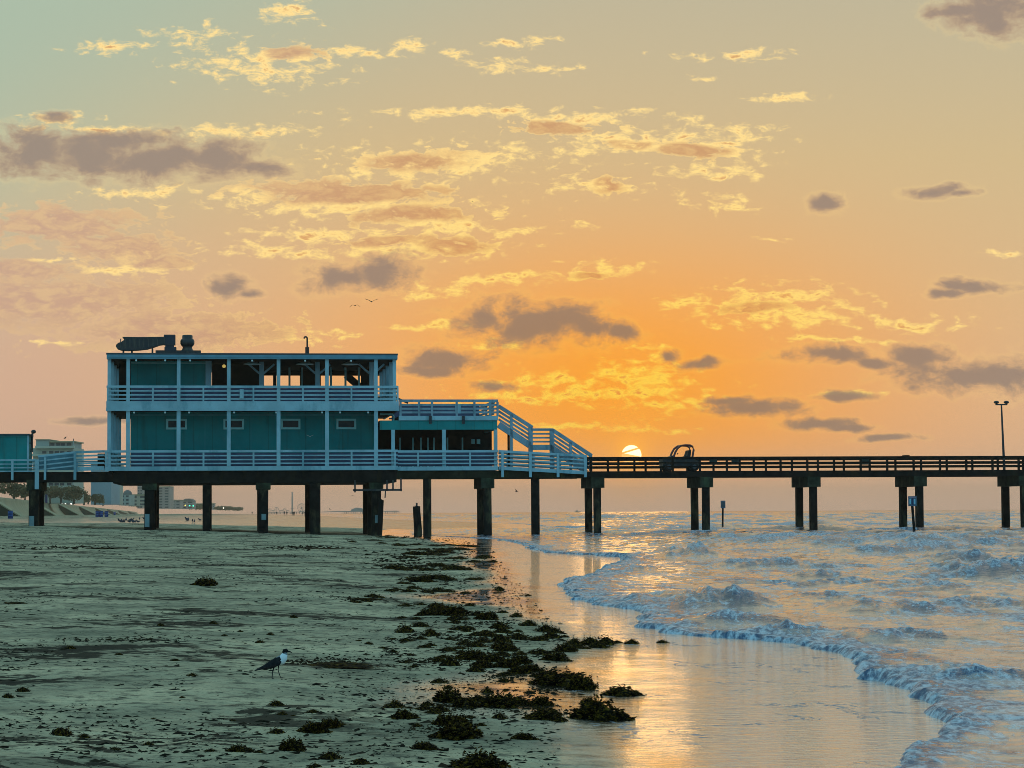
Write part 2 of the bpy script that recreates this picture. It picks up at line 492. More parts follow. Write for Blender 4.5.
def leafy(name, c1, c2, tr, scale, lo=0.35, hi=0.65):
    m, gg, b = mat(name)
    t = gg.new('ShaderNodeTexCoord')
    f, _ = gg.noise(t.outputs['Object'], scale, 4, 0.6)
    c = gg.mix(gg.step(f, lo, hi), c1, c2)
    gg.l.new(c, b.inputs['Base Color'])
    b.inputs['Roughness'].default_value = 0.8
    b.inputs['Specular IOR Level'].default_value = 0.12
    ts_ = gg.new('ShaderNodeBsdfTranslucent')
    gg.l.new(c, ts_.inputs['Color'])
    mx = gg.new('ShaderNodeMixShader')
    mx.inputs[0].default_value = tr
    gg.l.new(b.outputs[0], mx.inputs[1]); gg.l.new(ts_.outputs[0], mx.inputs[2])
    gg.l.new(mx.outputs[0], [n for n in gg.n if n.type == 'OUTPUT_MATERIAL'][0].inputs['Surface'])
    return m


MT['weed'] = leafy('sargassum', (0.007, 0.005, 0.002, 1), (0.23, 0.130, 0.014, 1), 0.40, 9.0, 0.46, 0.68)
MT['leaf'] = leafy('haze_tan_foliage', (0.12, 0.105, 0.05, 1), (0.22, 0.18, 0.09, 1), 0.3, 0.4)  # far foliage lightened towards tan in place of haze


# ------------------------------------------------------------------ mesh builder, pier frame
TH = R(7.0)
PO = Vector((-0.20977 * 146.2, 146.2, 0.0))
PU = Vector((math.cos(TH), math.sin(TH), 0))
PV = Vector((-math.sin(TH), math.cos(TH), 0))
SP = 146.2 * math.hypot(0.04965, 0.006096)             # bent spacing


def pz(px, py, v=0.0):
    """pixel -> (u, z) on the vertical plane v of the pier"""
    d = ray(px, py)
    o = Vector((0, 0, CAM_H)) - PO
    t = (v - o.dot(PV)) / d.dot(PV)
    p = o + d * t
    return p.dot(PU), p.z


def U(px, py=470, v=0.0):
    return pz(px, py, v)[0]


def Z(py, px=300, v=0.0):
    return pz(px, py, v)[1]


class MB:
    def __init__(self):
        self.v, self.f = [], []

    def add(self, vs, fs):
        o = len(self.v)
        self.v += [tuple(p) for p in vs]
        self.f += [tuple(i + o for i in f) for f in fs]
        return self

    def box(self, x0, x1, y0, y1, z0, z1):
        return self.add([(x0, y0, z0), (x1, y0, z0), (x1, y1, z0), (x0, y1, z0), (x0, y0, z1), (x1, y0, z1), (x1, y1, z1), (x0, y1, z1)],
                        [(0, 3, 2, 1), (4, 5, 6, 7), (0, 1, 5, 4), (1, 2, 6, 5), (2, 3, 7, 6), (3, 0, 4, 7)])

    def beam(self, p, q, w, h):
        """bar from p to q, w across (horizontal), h upright"""
        p, q = Vector(p), Vector(q)
        d = (q - p).normalized()
        s = d.cross(Vector((0, 0, 1)))
        s = s.normalized() if s.length > 1e-4 else Vector((1, 0, 0))
        up = s.cross(d).normalized()
        c = [(-1, -1), (1, -1), (1, 1), (-1, 1)]
        vs = [p + s * (a * w / 2) + up * (b * h / 2) for a, b in c] + [q + s * (a * w / 2) + up * (b * h / 2) for a, b in c]
        return self.add(vs, [(0, 1, 2, 3), (7, 6, 5, 4), (0, 4, 5, 1), (1, 5, 6, 2), (2, 6, 7, 3), (3, 7, 4, 0)])

    def tube(self, pts, rad, n=8):
        pts = [Vector(p) for p in pts]
        if not hasattr(rad, '__len__'):
            rad = [rad] * len(pts)
        vs, fs = [], []
        for i, p in enumerate(pts):
            d = (pts[min(i + 1, len(pts) - 1)] - pts[max(i - 1, 0)]).normalized()
            a = d.cross(Vector((0, 0, 1)))
            a = a.normalized() if a.length > 1e-3 else Vector((1, 0, 0))
            b = d.cross(a).normalized()
            for k in range(n):
                t = 2 * math.pi * k / n
                vs.append(p + (a * math.cos(t) + b * math.sin(t)) * rad[i])
        for i in range(len(pts) - 1):
            for k in range(n):
                fs.append((i * n + k, i * n + (k + 1) % n, (i + 1) * n + (k + 1) % n, (i + 1) * n + k))
        fs.append(tuple(range(n - 1, -1, -1)))
        fs.append(tuple((len(pts) - 1) * n + k for k in range(n)))
        return self.add(vs, fs)

    def lathe(self, c, prof, n=16):
        """prof: list of (r, z)"""
        return self.tube([(c[0], c[1], c[2] + z) for r, z in prof], [max(r, 1e-4) for r, z in prof], n)

    def prism(self, poly, y0, y1):
        """outline in (x, z), extruded along y"""
        n = len(poly)
        vs = [(x, y0, z) for x, z in poly] + [(x, y1, z) for x, z in poly]
        fs = [tuple(range(n)), tuple(range(2 * n - 1, n - 1, -1))]
        fs += [(i, i + n, (i + 1) % n + n, (i + 1) % n) for i in range(n)]
        return self.add(vs, fs)

    def ball(self, c, r, n=8, m=6):
        rx, ry, rz = r if hasattr(r, '__len__') else (r, r, r)
        vs = [(c[0], c[1], c[2] - rz)]
        for j in range(1, m):
            a = -math.pi / 2 + math.pi * j / m
            for k in range(n):
                t = 2 * math.pi * k / n
                vs.append((c[0] + rx * math.cos(a) * math.cos(t), c[1] + ry * math.cos(a) * math.sin(t), c[2] + rz * math.sin(a)))
        vs.append((c[0], c[1], c[2] + rz))
        fs = [(0, 1 + (k + 1) % n, 1 + k) for k in range(n)]
        for j in range(m - 2):
            for k in range(n):
                a, b = 1 + j * n + k, 1 + j * n + (k + 1) % n
                fs.append((a, b, b + n, a + n))
        L = len(vs) - 1
        fs += [(L, 1 + (m - 2) * n + k, 1 + (m - 2) * n + (k + 1) % n) for k in range(n)]
        return self.add(vs, fs)


ORI = {}


def tag(o, label=None, cat=None, group=None, kind=None):
    if label: o['label'] = label
    if cat: o['category'] = cat
    if group: o['group'] = group
    if kind: o['kind'] = kind
    return o


def thing(name, label, cat, origin, frame='P', group=None):
    o = bpy.data.objects.new(name, None)
    o.empty_display_size = 0.2
    COL.objects.link(o)
    origin = Vector(origin)
    if frame == 'P':
        o.location = PO + PU * origin.x + PV * origin.y + Vector((0, 0, origin.z))
        o.rotation_euler = (0, 0, TH)
    else:
        o.location = origin
    ORI[o.name] = origin
    return tag(o, label, cat, group)


def origin_of(o):
    while o.parent:
        o = o.parent
    return ORI[o.name]


def part(name, mb, m, parent, smooth=False, label=None):
    og = origin_of(parent)
    me = bpy.data.meshes.new(name)
    me.from_pydata([(x - og.x, y - og.y, z - og.z) for x, y, z in mb.v], [], mb.f)
    me.materials.append(MT[m] if isinstance(m, str) else m)
    if smooth:
        me.polygons.foreach_set('use_smooth', [True] * len(me.polygons))
    me.update()
    o = bpy.data.objects.new(name, me)
    COL.objects.link(o)
    o.parent = parent
    if label: o['label'] = label
    return o


def single(name, mb, m, label, cat, origin, frame='P', group=None, smooth=False, kind=None):
    """a thing that is one mesh"""
    og = Vector(origin)
    me = bpy.data.meshes.new(name)
    me.from_pydata([(x - og.x, y - og.y, z - og.z) for x, y, z in mb.v], [], mb.f)
    me.materials.append(MT[m] if isinstance(m, str) else m)
    if smooth:
        me.polygons.foreach_set('use_smooth', [True] * len(me.polygons))
    me.update()
    o = bpy.data.objects.new(name, me)
    COL.objects.link(o)
    if frame == 'P':
        o.location = PO + PU * og.x + PV * og.y + Vector((0, 0, og.z))
        o.rotation_euler = (0, 0, TH)
    else:
        o.location = og
    return tag(o, label, cat, group, kind)


def copy_tree(o, parent=None):
    c = o.copy()
    COL.objects.link(c)
    c.parent = parent
    for ch in o.children:
        copy_tree(ch, c)
    return c


#==STRUCTURE==
# ------------------------------------------------------------------ grids
def fan(ys, ts, yoff):
    Y = np.repeat(ys, len(ts))
    T = np.tile(ts, len(ys))
    X = T * (Y + yoff)
    n, m = len(ys), len(ts)
    idx = np.arange(n * m).reshape(n, m)
    q = np.stack([idx[:-1, :-1], idx[:-1, 1:], idx[1:, 1:], idx[1:, :-1]], -1).reshape(-1, 4)
    return X, Y, q


def grid_object(name, X, Y, Zz, q, m, attrs):
    me = bpy.data.meshes.new(name)
    n = len(X)
    me.vertices.add(n)
    me.vertices.foreach_set('co', np.stack([X, Y, Zz], -1).astype(np.float32).ravel())
    k = len(q)
    me.loops.add(k * 4)
    me.loops.foreach_set('vertex_index', q.astype(np.int32).ravel())
    me.polygons.add(k)
    me.polygons.foreach_set('loop_start', np.arange(0, 4 * k, 4, dtype=np.int32))
    me.polygons.foreach_set('loop_total', np.full(k, 4, dtype=np.int32))
    me.polygons.foreach_set('use_smooth', np.ones(k, dtype=bool))
    for an, av in attrs.items():
        a = me.attributes.new(an, 'FLOAT', 'POINT')
        a.data.foreach_set('value', av.astype(np.float32))
    me.update()
    me.validate()
    me.materials.append(m)
    o = bpy.data.objects.new(name, me)
    COL.objects.link(o)
    return o


def geo(y0, y1, r):
    n = int(math.log(y1 / y0) / math.log(1 + r)) + 1
    return y0 * (y1 / y0) ** (np.arange(n + 1) / n)


# ---- sand
m, gg, b = mat('beach_sand')
t = gg.new('ShaderNodeTexCoord')
wa = gg.new('ShaderNodeAttribute', attribute_name='wet').outputs['Fac']
da = gg.new('ShaderNodeAttribute', attribute_name='dry').outputs['Fac']
pos = gg.vmath('MULTIPLY', t.outputs['Object'], (1, 1, 0))
n1, _ = gg.noise(pos, 0.55, 6, 0.6)
n2, _ = gg.noise(pos, 5.0, 6, 0.65)
n3, _ = gg.noise(pos, 60.0, 3, 0.6)
sand = gg.ramp(n1, [(0.34, (0.25, 0.212, 0.135, 1)), (0.50, (0.44, 0.355, 0.225, 1)), (0.66, (0.66, 0.51, 0.315, 1))])
sand = gg.mix(gg.math('MULTIPLY', gg.step(n2, 0.50, 0.62), 0.72), sand, (0.075, 0.070, 0.050, 1))
n4, _ = gg.noise(gg.vmath('MULTIPLY', pos, (0.8, 1.0, 1)), 17.0, 5, 0.7)
sand = gg.mix(gg.math('MULTIPLY', gg.step(n4, 0.52, 0.66), 0.6), sand, (0.055, 0.050, 0.034, 1))
sand = gg.mix(gg.math('MULTIPLY', gg.step(n3, 0.5, 0.72), 0.35), sand, (0.08, 0.07, 0.05, 1))
# drifted shreds of dark weed lying on the sand
w1, _ = gg.noise(gg.vmath('MULTIPLY', pos, (0.8, 1.0, 1)), 0.42, 3, 0.5, 0.4)
w2, _ = gg.noise(gg.vmath('MULTIPLY', pos, (0.7, 1.0, 1)), 3.6, 7, 0.7, 0.5)
wv = gg.math('ADD', gg.math('MULTIPLY', gg.math('SUBTRACT', w1, 0.5), 1.1), gg.math('SUBTRACT', w2, 0.5))
wm = gg.math('MULTIPLY', gg.step(wv, 0.078, 0.13), da)
sand = gg.mix(gg.math('MULTIPLY', wm, 0.93), sand, (0.012, 0.010, 0.006, 1))
wets = gg.mix(wa, sand, (0.085, 0.070, 0.048, 1))
fl = gg.new('ShaderNodeAttribute', attribute_name='film').outputs['Fac']
k1, _ = gg.noise(gg.vmath('MULTIPLY', pos, (1.0, 0.8, 1)), 1.1, 5, 0.55, 0.8)
k2, _ = gg.noise(pos, 0.5, 2, 0.5)
k3, _ = gg.noise(pos, 14.0, 4, 0.7)
lace = gg.step(gg.math('ABSOLUTE', gg.math('SUBTRACT', k1, 0.5)), 0.026, 0.006)
lace = gg.math('MULTIPLY', gg.math('MULTIPLY', lace, gg.step(k2, 0.46, 0.58)), gg.math('MULTIPLY', gg.step(k3, 0.42, 0.55), fl))
wets = gg.mix(gg.math('MULTIPLY', lace, 0.85), wets, (0.22, 0.28, 0.38, 1))
gg.l.new(wets, b.inputs['Base Color'])
wa0 = wa
wa = gg.math('MULTIPLY', wa, gg.math('SUBTRACT', 1.0, gg.math('MULTIPLY', lace, 0.9)))
rg = gg.math('MULTIPLY_ADD', wa, -0.86, 0.95)
wn, _ = gg.noise(pos, 1.3, 5, 0.6)
rg = gg.math('ADD', rg, gg.math('MULTIPLY', gg.math('MULTIPLY', gg.step(wn, 0.45, 0.7), wa), 0.10))
gg.l.new(rg, b.inputs['Roughness'])
gg.l.new(gg.math('MULTIPLY_ADD', wa, 0.75, 0.12), b.inputs['Specular IOR Level'])
gg.l.new(wa, b.inputs['Coat Weight'])
b.inputs['Coat Roughness'].default_value = 0.05
b.inputs['Coat IOR'].default_value = 3.0
bn = gg.new('ShaderNodeBump')
bn.inputs['Distance'].default_value = 0.05
gg.l.new(gg.math('MULTIPLY_ADD', wa, -0.965, 1.0), bn.inputs['Strength'])
vo = gg.new('ShaderNodeTexVoronoi', feature='SMOOTH_F1')
gg.l.new(gg.vmath('ADD', pos, gg.vmath('MULTIPLY', gg.noise(pos, 3.0, 3)[1], (0.25, 0.25, 0))), vo.inputs['Vector'])
vo.inputs['Scale'].default_value = 3.2
hh0 = gg.math('MULTIPLY', gg.math('MULTIPLY', vo.outputs['Distance'], gg.step(n1, 0.42, 0.62)), 1.3)
hh = gg.math('ADD', gg.math('ADD', hh0, gg.math('MULTIPLY', n2, 0.9)), gg.math('ADD', gg.math('MULTIPLY', w2, 0.6), gg.math('MULTIPLY', n3, 0.18)))
gg.l.new(hh, bn.inputs['Height'])
rp, _ = gg.noise(gg.vmath('MULTIPLY', pos, (1.0, 1.6, 1)), 6.0, 5, 0.65, 0.4)
bn2 = gg.new('ShaderNodeBump')
bn2.inputs['Distance'].default_value = 0.03
gg.l.new(gg.math('MULTIPLY', fl, 0.62), bn2.inputs['Strength'])
gg.l.new(rp, bn2.inputs['Height'])
gg.l.new(bn.outputs[0], bn2.inputs['Normal'])
gg.l.new(bn2.outputs[0], b.inputs['Normal'])
gg.l.new(bn2.outputs[0], b.inputs['Coat Normal'])
gb = gg.new('ShaderNodeBsdfAnisotropic')
gb.inputs['Color'].default_value = (0.97, 0.96, 0.95, 1)
gb.inputs['Roughness'].default_value = 0.06
gg.l.new(bn2.outputs[0], gb.inputs['Normal'])
mxs = gg.new('ShaderNodeMixShader')
gg.l.new(gg.math('MULTIPLY', wa, 0.34), mxs.inputs[0])
gg.l.new(b.outputs[0], mxs.inputs[1]); gg.l.new(gb.outputs[0], mxs.inputs[2])
gg.l.new(mxs.outputs[0], [n for n in gg.n if n.type == 'OUTPUT_MATERIAL'][0].inputs['Surface'])
MT['sand'] = m

ys = np.concatenate([np.linspace(-60, 6, 40), geo(7.0, 4300, 0.0085)])
ts = np.sort(np.concatenate([np.linspace(-0.9, -0.24, 60), np.linspace(-0.238, 0.10, 420), np.linspace(0.104, 0.9, 90)]))
X, Y, q = fan(ys, ts, 3.0)
X = np.where(Y < 6, T_ := np.tile(ts, len(ys)) * (np.abs(Y) + 9 - 0 * Y), X) if False else X
# rows behind the camera: keep a broad strip
T = np.tile(ts, len(ys))
X = np.where(Y < 7, T * np.maximum(10.0, 10 + (7 - Y) * 0.6), X)
Zg = ground_z(X, Y)
s_in = np.interp(Y, MEAN[:, 0], MEAN[:, 1]) - X
wl = fbm(X * 0.5, Y * 0.16, 41, 4) * 0.45 + np.interp(Y, [0, 13, 16, 18, 20, 24, 30, 36, 40, 46, 60, 93, 130, 150], [1.3, 1.4, 1.8, 2.7, 2.8, 1.7, 1.9, 2.3, 4.3, 2.4, 2.7, 2.7, 4.2, 4.2])
wet = 1 - sstep(-0.35, 0.65, s_in - wl)
wet = np.where(Y > 205, np.maximum(1 - sstep(0, 6, s_in), 0.5 * (1 - sstep(25, 70, s_in))), wet)
dry = sstep(2.6, 4.2, s_in)
# land behind the sea wall
lx = wall_x(Y)
Zg = np.where((Y > 60) & (X < lx - 3), 5.0, Zg)
beach = grid_object('beach', X, Y, Zg, q, MT['sand'], {'wet': wet, 'dry': dry, 'film': (1 - sstep(0.8, 2.6, X * 0 + s_in + fbm(X * 0.9, Y * 0.4, 47, 3) * 0.8)) * wet})
beach['kind'] = 'structure'

# ---- sea
m, gg, b = mat('sea_water')
t = gg.new('ShaderNodeTexCoord')
fo = gg.new('ShaderNodeAttribute', attribute_name='foam').outputs['Fac']
pos = gg.vmath('MULTIPLY', t.outputs['Object'], (1, 1, 0))
l1, _ = gg.noise(gg.vmath('MULTIPLY', pos, (1.0, 0.75, 1)), 16.0, 8, 0.78, 0.6)
l2, _ = gg.noise(pos, 2.2, 5, 0.6, 0.6)
lace = gg.math('ADD', gg.math('MULTIPLY', fo, 0.62), gg.math('ADD', gg.math('MULTIPLY', gg.math('SUBTRACT', l1, 0.5), 3.0), gg.math('MULTIPLY', gg.math('SUBTRACT', l2, 0.5), 1.1)))
fm = gg.math('MULTIPLY', gg.step(lace, 0.36, 0.62), gg.step(fo, 0.02, 0.25))
body = gg.mix(fo, (0.024, 0.048, 0.092, 1), (0.028, 0.075, 0.16, 1))
l3, _ = gg.noise(gg.vmath('MULTIPLY', pos, (1.0, 0.38, 1)), 2.6, 9, 0.68, 0.5)
l4, _ = gg.noise(gg.vmath('MULTIPLY', pos, (1.0, 0.6, 1)), 0.35, 3, 0.5)
veil = gg.math('ADD', l3, gg.math('MULTIPLY', gg.math('SUBTRACT', l4, 0.5), 0.35))
fa0 = gg.new('ShaderNodeAttribute', attribute_name='face').outputs['Fac']
veil = gg.math('ADD', veil, gg.math('MULTIPLY_ADD', fa0, -0.035, gg.math('MULTIPLY', fo, 0.10)))
fm = gg.math('MAXIMUM', fm, gg.math('MULTIPLY', gg.step(veil, 0.50, 0.57), 0.80))
l5, _ = gg.noise(gg.vmath('MULTIPLY', pos, (1.0, 0.55, 1)), 11.0, 6, 0.75, 0.4)
fcol = gg.mix(gg.step(l5, 0.40, 0.60), (0.045, 0.10, 0.19, 1), (0.60, 0.67, 0.76, 1))
gg.l.new(gg.mix(fm, body, fcol), b.inputs['Base Color'])
gg.l.new(gg.math('MULTIPLY_ADD', fm, 0.35, 0.05), b.inputs['Roughness'])
fa = gg.new('ShaderNodeAttribute', attribute_name='face').outputs['Fac']
calm = gg.math('MULTIPLY', gg.step(fo, 0.45, 0.10), gg.math('SUBTRACT', 1.0, fa))
gg.l.new(gg.math('MULTIPLY_ADD', calm, 1.1, 1.4), b.inputs['IOR'])
bn = gg.new('ShaderNodeBump')
bn.inputs['Distance'].default_value = 0.05
bn.inputs['Strength'].default_value = 0.80
c1, _ = gg.noise(gg.vmath('MULTIPLY', pos, (0.75, 1.1, 1)), 4.5, 6, 0.62, 0.5)
c2, _ = gg.noise(pos, 24.0, 4, 0.65)
hgt = gg.math('ADD', gg.math('MULTIPLY', c1, 1.0), gg.math('MULTIPLY', c2, gg.math('MULTIPLY_ADD', fo, 0.8, 0.12)))
gg.l.new(hgt, bn.inputs['Height'])
gg.l.new(bn.outputs[0], b.inputs['Normal'])
gb = gg.new('ShaderNodeBsdfAnisotropic')
gb.inputs['Color'].default_value = (0.97, 0.96, 0.95, 1)
gb.inputs['Roughness'].default_value = 0.08
gg.l.new(bn.outputs[0], gb.inputs['Normal'])
mxs = gg.new('ShaderNodeMixShader')
gg.l.new(gg.math('MULTIPLY', calm, gg.math('MULTIPLY_ADD', fm, -0.34, 0.38)), mxs.inputs[0])
gg.l.new(b.outputs[0], mxs.inputs[1]); gg.l.new(gb.outputs[0], mxs.inputs[2])
gg.l.new(mxs.outputs[0], [n for n in gg.n if n.type == 'OUTPUT_MATERIAL'][0].inputs['Surface'])
MT['sea'] = m

ys = geo(9.0, 4300, 0.0052)
ts = np.sort(np.concatenate([np.linspace(-0.20, -0.04, 40), np.linspace(-0.039, 0.27, 620), np.linspace(0.28, 0.9, 60)]))
X, Y, q = fan(ys, ts, 0.0)
bx = shore_x(Y) + fbm(X * 0.0 + 3.3, Y * 1.1, 77, 4) * np.interp(Y, [10, 40, 100], [0.12, 0.2, 0.5]) + fbm(X * 2.0, Y * 1.6, 71, 2) * 0.05
s = X - bx
lip = np.interp(Y, [9, 14, 18, 25, 28, 31, 36, 50, 80, 90, 140, 230, 300], [0.03, 0.035, 0.045, 0.055, 0.045, 0.05, 0.05, 0.05, 0.04, 0.04, 0.02, 0.02, 0.02])
lip = lip * (0.45 + 1.1 * np.clip(0.5 + 0.8 * fbm(X * 0.6, Y * 1.4, 19, 3), 0, 1.3))
foamy = sstep(-0.1, 0.05, s) * (1 - sstep(0.05, 1.0, (s + fbm(X * 1.0, Y * 0.8, 12, 4, 0.6) * 0.45) / np.interp(Y, [9, 14, 20, 28, 34, 45, 90, 140], [0.6, 0.75, 1.0, 1.2, 1.7, 2.0, 1.3, 0.8])))
zz = -0.25 + (0.25 + lip) * sstep(-0.22, 0.10, s) - (lip - 0.035) * sstep(0.25, 1.6, s)
zz = zz + 0.010 * foamy * fbm(X * 4.0, Y * 3.0, 3, 4, 0.6)
grow = sstep(0.3, 8.0, s)
near = 1 - sstep(120, 400, Y)
wavy = 0.045 * fbm(X * 0.50, Y * 0.40, 21, 2) + 0.042 * fbm(X * 0.9, Y * 1.3, 22, 4, 0.55)
wavy = wavy + 0.009 * fbm(X * 2.6, Y * 3.6, 29, 2, 0.5) * (1 - sstep(60, 120, Y))
zz = zz + wavy * (0.25 + 0.75 * grow)
ph = 0.13 * X + 0.02 * Y + 1.6 * fbm(X * 0.03, Y * 0.03, 55, 2)
sw = (1 - np.abs(np.sin(ph))) ** 2
zz = zz + grow * sstep(6, 30, s) * (0.20 * sw + 0.14 * fbm(X * 0.16, Y * 0.12, 23, 3))
chop = fbm(X * 0.10, Y * 0.17, 26, 3, 0.55)
zz = zz + grow * sstep(55, 130, Y) * sstep(4, 14, s) * 0.26 * (np.abs(chop) ** 0.8 * np.sign(chop) + 0.2)
zz = zz + sstep(150, 500, Y) * sstep(10, 40, s) * 0.22 * fbm(X * 0.05, Y * 0.035, 24, 4, 0.6)
foam = np.maximum(foamy * 0.72, 1.25 * sstep(-0.2, -0.02, s) * (1 - sstep(0.05, 0.30, s + 0.1 * fbm(X * 3, Y * 2.5, 15, 3))))
def rows(lam, amp, seed, ya, yb, yc, yd, s0, s1):
    """wave crests rolling in, their faces towards the beach"""
    global zz, foam
    ph_ = Y / lam + 0.10 * X / lam + 1.5 * fbm(X * 0.35 / lam, Y * 0.22 / lam, seed, 3)
    p_ = ph_ - np.floor(ph_)
    m_ = np.clip(fbm(X * 0.55 / lam, Y * 0.5 / lam, seed + 5, 3) + 0.12, 0, 0.7) / 0.7
    m_ = m_ * sstep(ya, yb, Y) * (1 - sstep(yc, yd, Y)) * sstep(s0, s1, s)
    e_ = np.where(p_ < 0.5, np.exp(-((p_ - 0.5) / 0.075) ** 2), np.exp(-((p_ - 0.5) / 0.26) ** 2))
    zz = zz + amp * m_ * e_
    face = m_ * np.exp(-((p_ - 0.42) / 0.06) ** 2)
    crest = m_ * np.exp(-((p_ - 0.52) / 0.05) ** 2)
    foam = foam + 0.9 * sstep(0.25, 0.7, crest)


HUMP = [(715, 606, 0.26, 0.62, 3.2), (690, 557, 0.34, 0.75, 6), (780, 568, 0.20, 0.9, 3), (822, 578, 0.18, 0.4, 2.5), (878, 549, 0.42, 2.6, 8), (925, 553, 0.30, 1.9, 5), (840, 543, 0.22, 1.6, 8),
        (1003, 577, 0.36, 0.75, 4), (1008, 550, 0.32, 1.8, 7), (970, 562, 0.26, 0.9, 4), (885, 612, 0.13, 0.55, 2.5), (990, 608, 0.12, 0.5, 2), (755, 545, 0.25, 1.6, 8), (940, 590, 0.14, 0.5, 3),
        (640, 570, 0.10, 0.5, 5), (600, 584, 0.07, 0.4, 4), (830, 600, 0.10, 0.4, 2), (900, 640, 0.10, 0.4, 1.5), (980, 680, 0.09, 0.35, 1.0), (740, 625, 0.12, 0.6, 2.0), (790, 634, 0.10, 0.35, 1.2)]
for (px, py, am, rx, ry) in HUMP:
    rx *= 1.5; ry *= 0.8
    d = ray(px, py)
    tt = (0.03 - CAM_H) / d.z
    hx, hy = d.x * tt, d.y * tt
    k = (np.abs(X - hx) < rx * 6) & (np.abs(Y - hy) < ry * 5)
    xs, ysx = X[k], Y[k]
    wob = fbm(xs / rx * 0.6, ysx / ry * 0.8, 91, 3) * 0.5
    ax = (xs - hx) / rx + wob + 0.35 * (ysx - hy) / ry
    ay = (ysx - hy) / ry
    prof = np.where(ay < 0, np.exp(-(ay * 2.6) ** 2), np.exp(-(ay * 0.9) ** 2)) * np.exp(-ax ** 2)
    prof = prof * (1 + 0.55 * fbm(xs * 1.5 / rx, ysx * 1.8 / ry, 92, 4, 0.6))
    zz[k] += 1.05 * am * prof
    foam[k] = np.maximum(foam[k], sstep(0.10, 0.5, prof) * 0.25 + sstep(0.60, 1.0, prof) * np.where(np.abs(ay) < 0.35, 0.6, 0.1))
drift = fbm(X * 0.5, Y * 0.22, 61, 4, 0.6)
foam = np.maximum(foam, sstep(0.14, 0.60, drift) * 0.42 * sstep(0.2, 2, s) * (1 - sstep(150, 260, Y)))
caps = fbm(X * 0.10, Y * 0.13, 62, 4, 0.6)
foam = np.maximum(foam, sstep(0.20, 0.5, caps) * 0.8 * sstep(60, 110, Y) * (1 - sstep(700, 1600, Y)) * sstep(4, 16, s))
rows(3.6, 0.08, 501, 24, 36, 60, 85, 1.5, 5)
rows(9.0, 0.16, 511, 55, 75, 150, 220, 4, 12)
rows(24.0, 0.30, 521, 130, 190, 700, 1300, 10, 30)
Z2 = zz.reshape(len(ys), len(ts)); Y2 = Y.reshape(len(ys), len(ts))
sl = np.gradient(Z2, axis=0) / np.gradient(Y2, axis=0)
face = sstep(0.045, 0.16, sl).ravel() * sstep(0.4, 1.2, s)
keep = s > -2.5
qk = keep[q].any(axis=1)
q = q[qk]
used = np.zeros(len(X), bool); used[q.ravel()] = True
remap = np.cumsum(used) - 1
sea = grid_object('sea', X[used], Y[used], zz[used], remap[q], MT['sea'], {'foam': foam[used], 'face': face[used]})
sea['kind'] = 'structure'
#==END STRUCTURE==
# ------------------------------------------------------------------ railings
def rail_set(name, p0, p1, hs, thick, mtl, parent, posts=(), post_bot=None, pw=0.12, top_w=0.16):
    """rails between two top points (u,v,z); hs = drops below the top rail; posts = fractions along"""
    p0, p1 = Vector(p0), Vector(p1)
    mb = MB()
    for i, h in enumerate(hs):
        dz = Vector((0, 0, -h))
        mb.beam(p0 + dz, p1 + dz, top_w if i == 0 else 0.05, thick[i])
    r = part(name, mb, mtl, parent)
    for f in posts:
        c = p0.lerp(p1, f)
        zb = c.z - (hs[-1] if post_bot is None else 0) if not isinstance(post_bot, float) else post_bot
        b_ = MB().box(c.x - pw / 2, c.x + pw / 2, c.y - pw / 2 - 0.012, c.y + pw / 2 - 0.012, zb, c.z - thick[0] / 2 - 0.004)
        part('railing_post', b_, mtl, r)
    return r


# ------------------------------------------------------------------ fishing pier
zd = Z(470.6, 800)             # top of the planks
zg = Z(476.6, 800)             # underside of the beams
pier = thing('fishing_pier', 'long dark timber fishing pier on paired concrete piles running over the surf', 'pier', (4 * SP, 2.2, 0))
uA, uB = U(586), 13.5 * SP
uL0 = -3.2 * SP
PW = 4.4
part('deck', MB().box(U(400), uB, 0.02, PW - 0.02, zd - 0.09, zd), 'timber', pier)
for vv in (0.0, 1.4, 2.9, PW - 0.14):
    part('deck_beam', MB().box(uA - 0.3, uB, vv, vv + 0.14, zg, zd - 0.094), 'timber', pier)
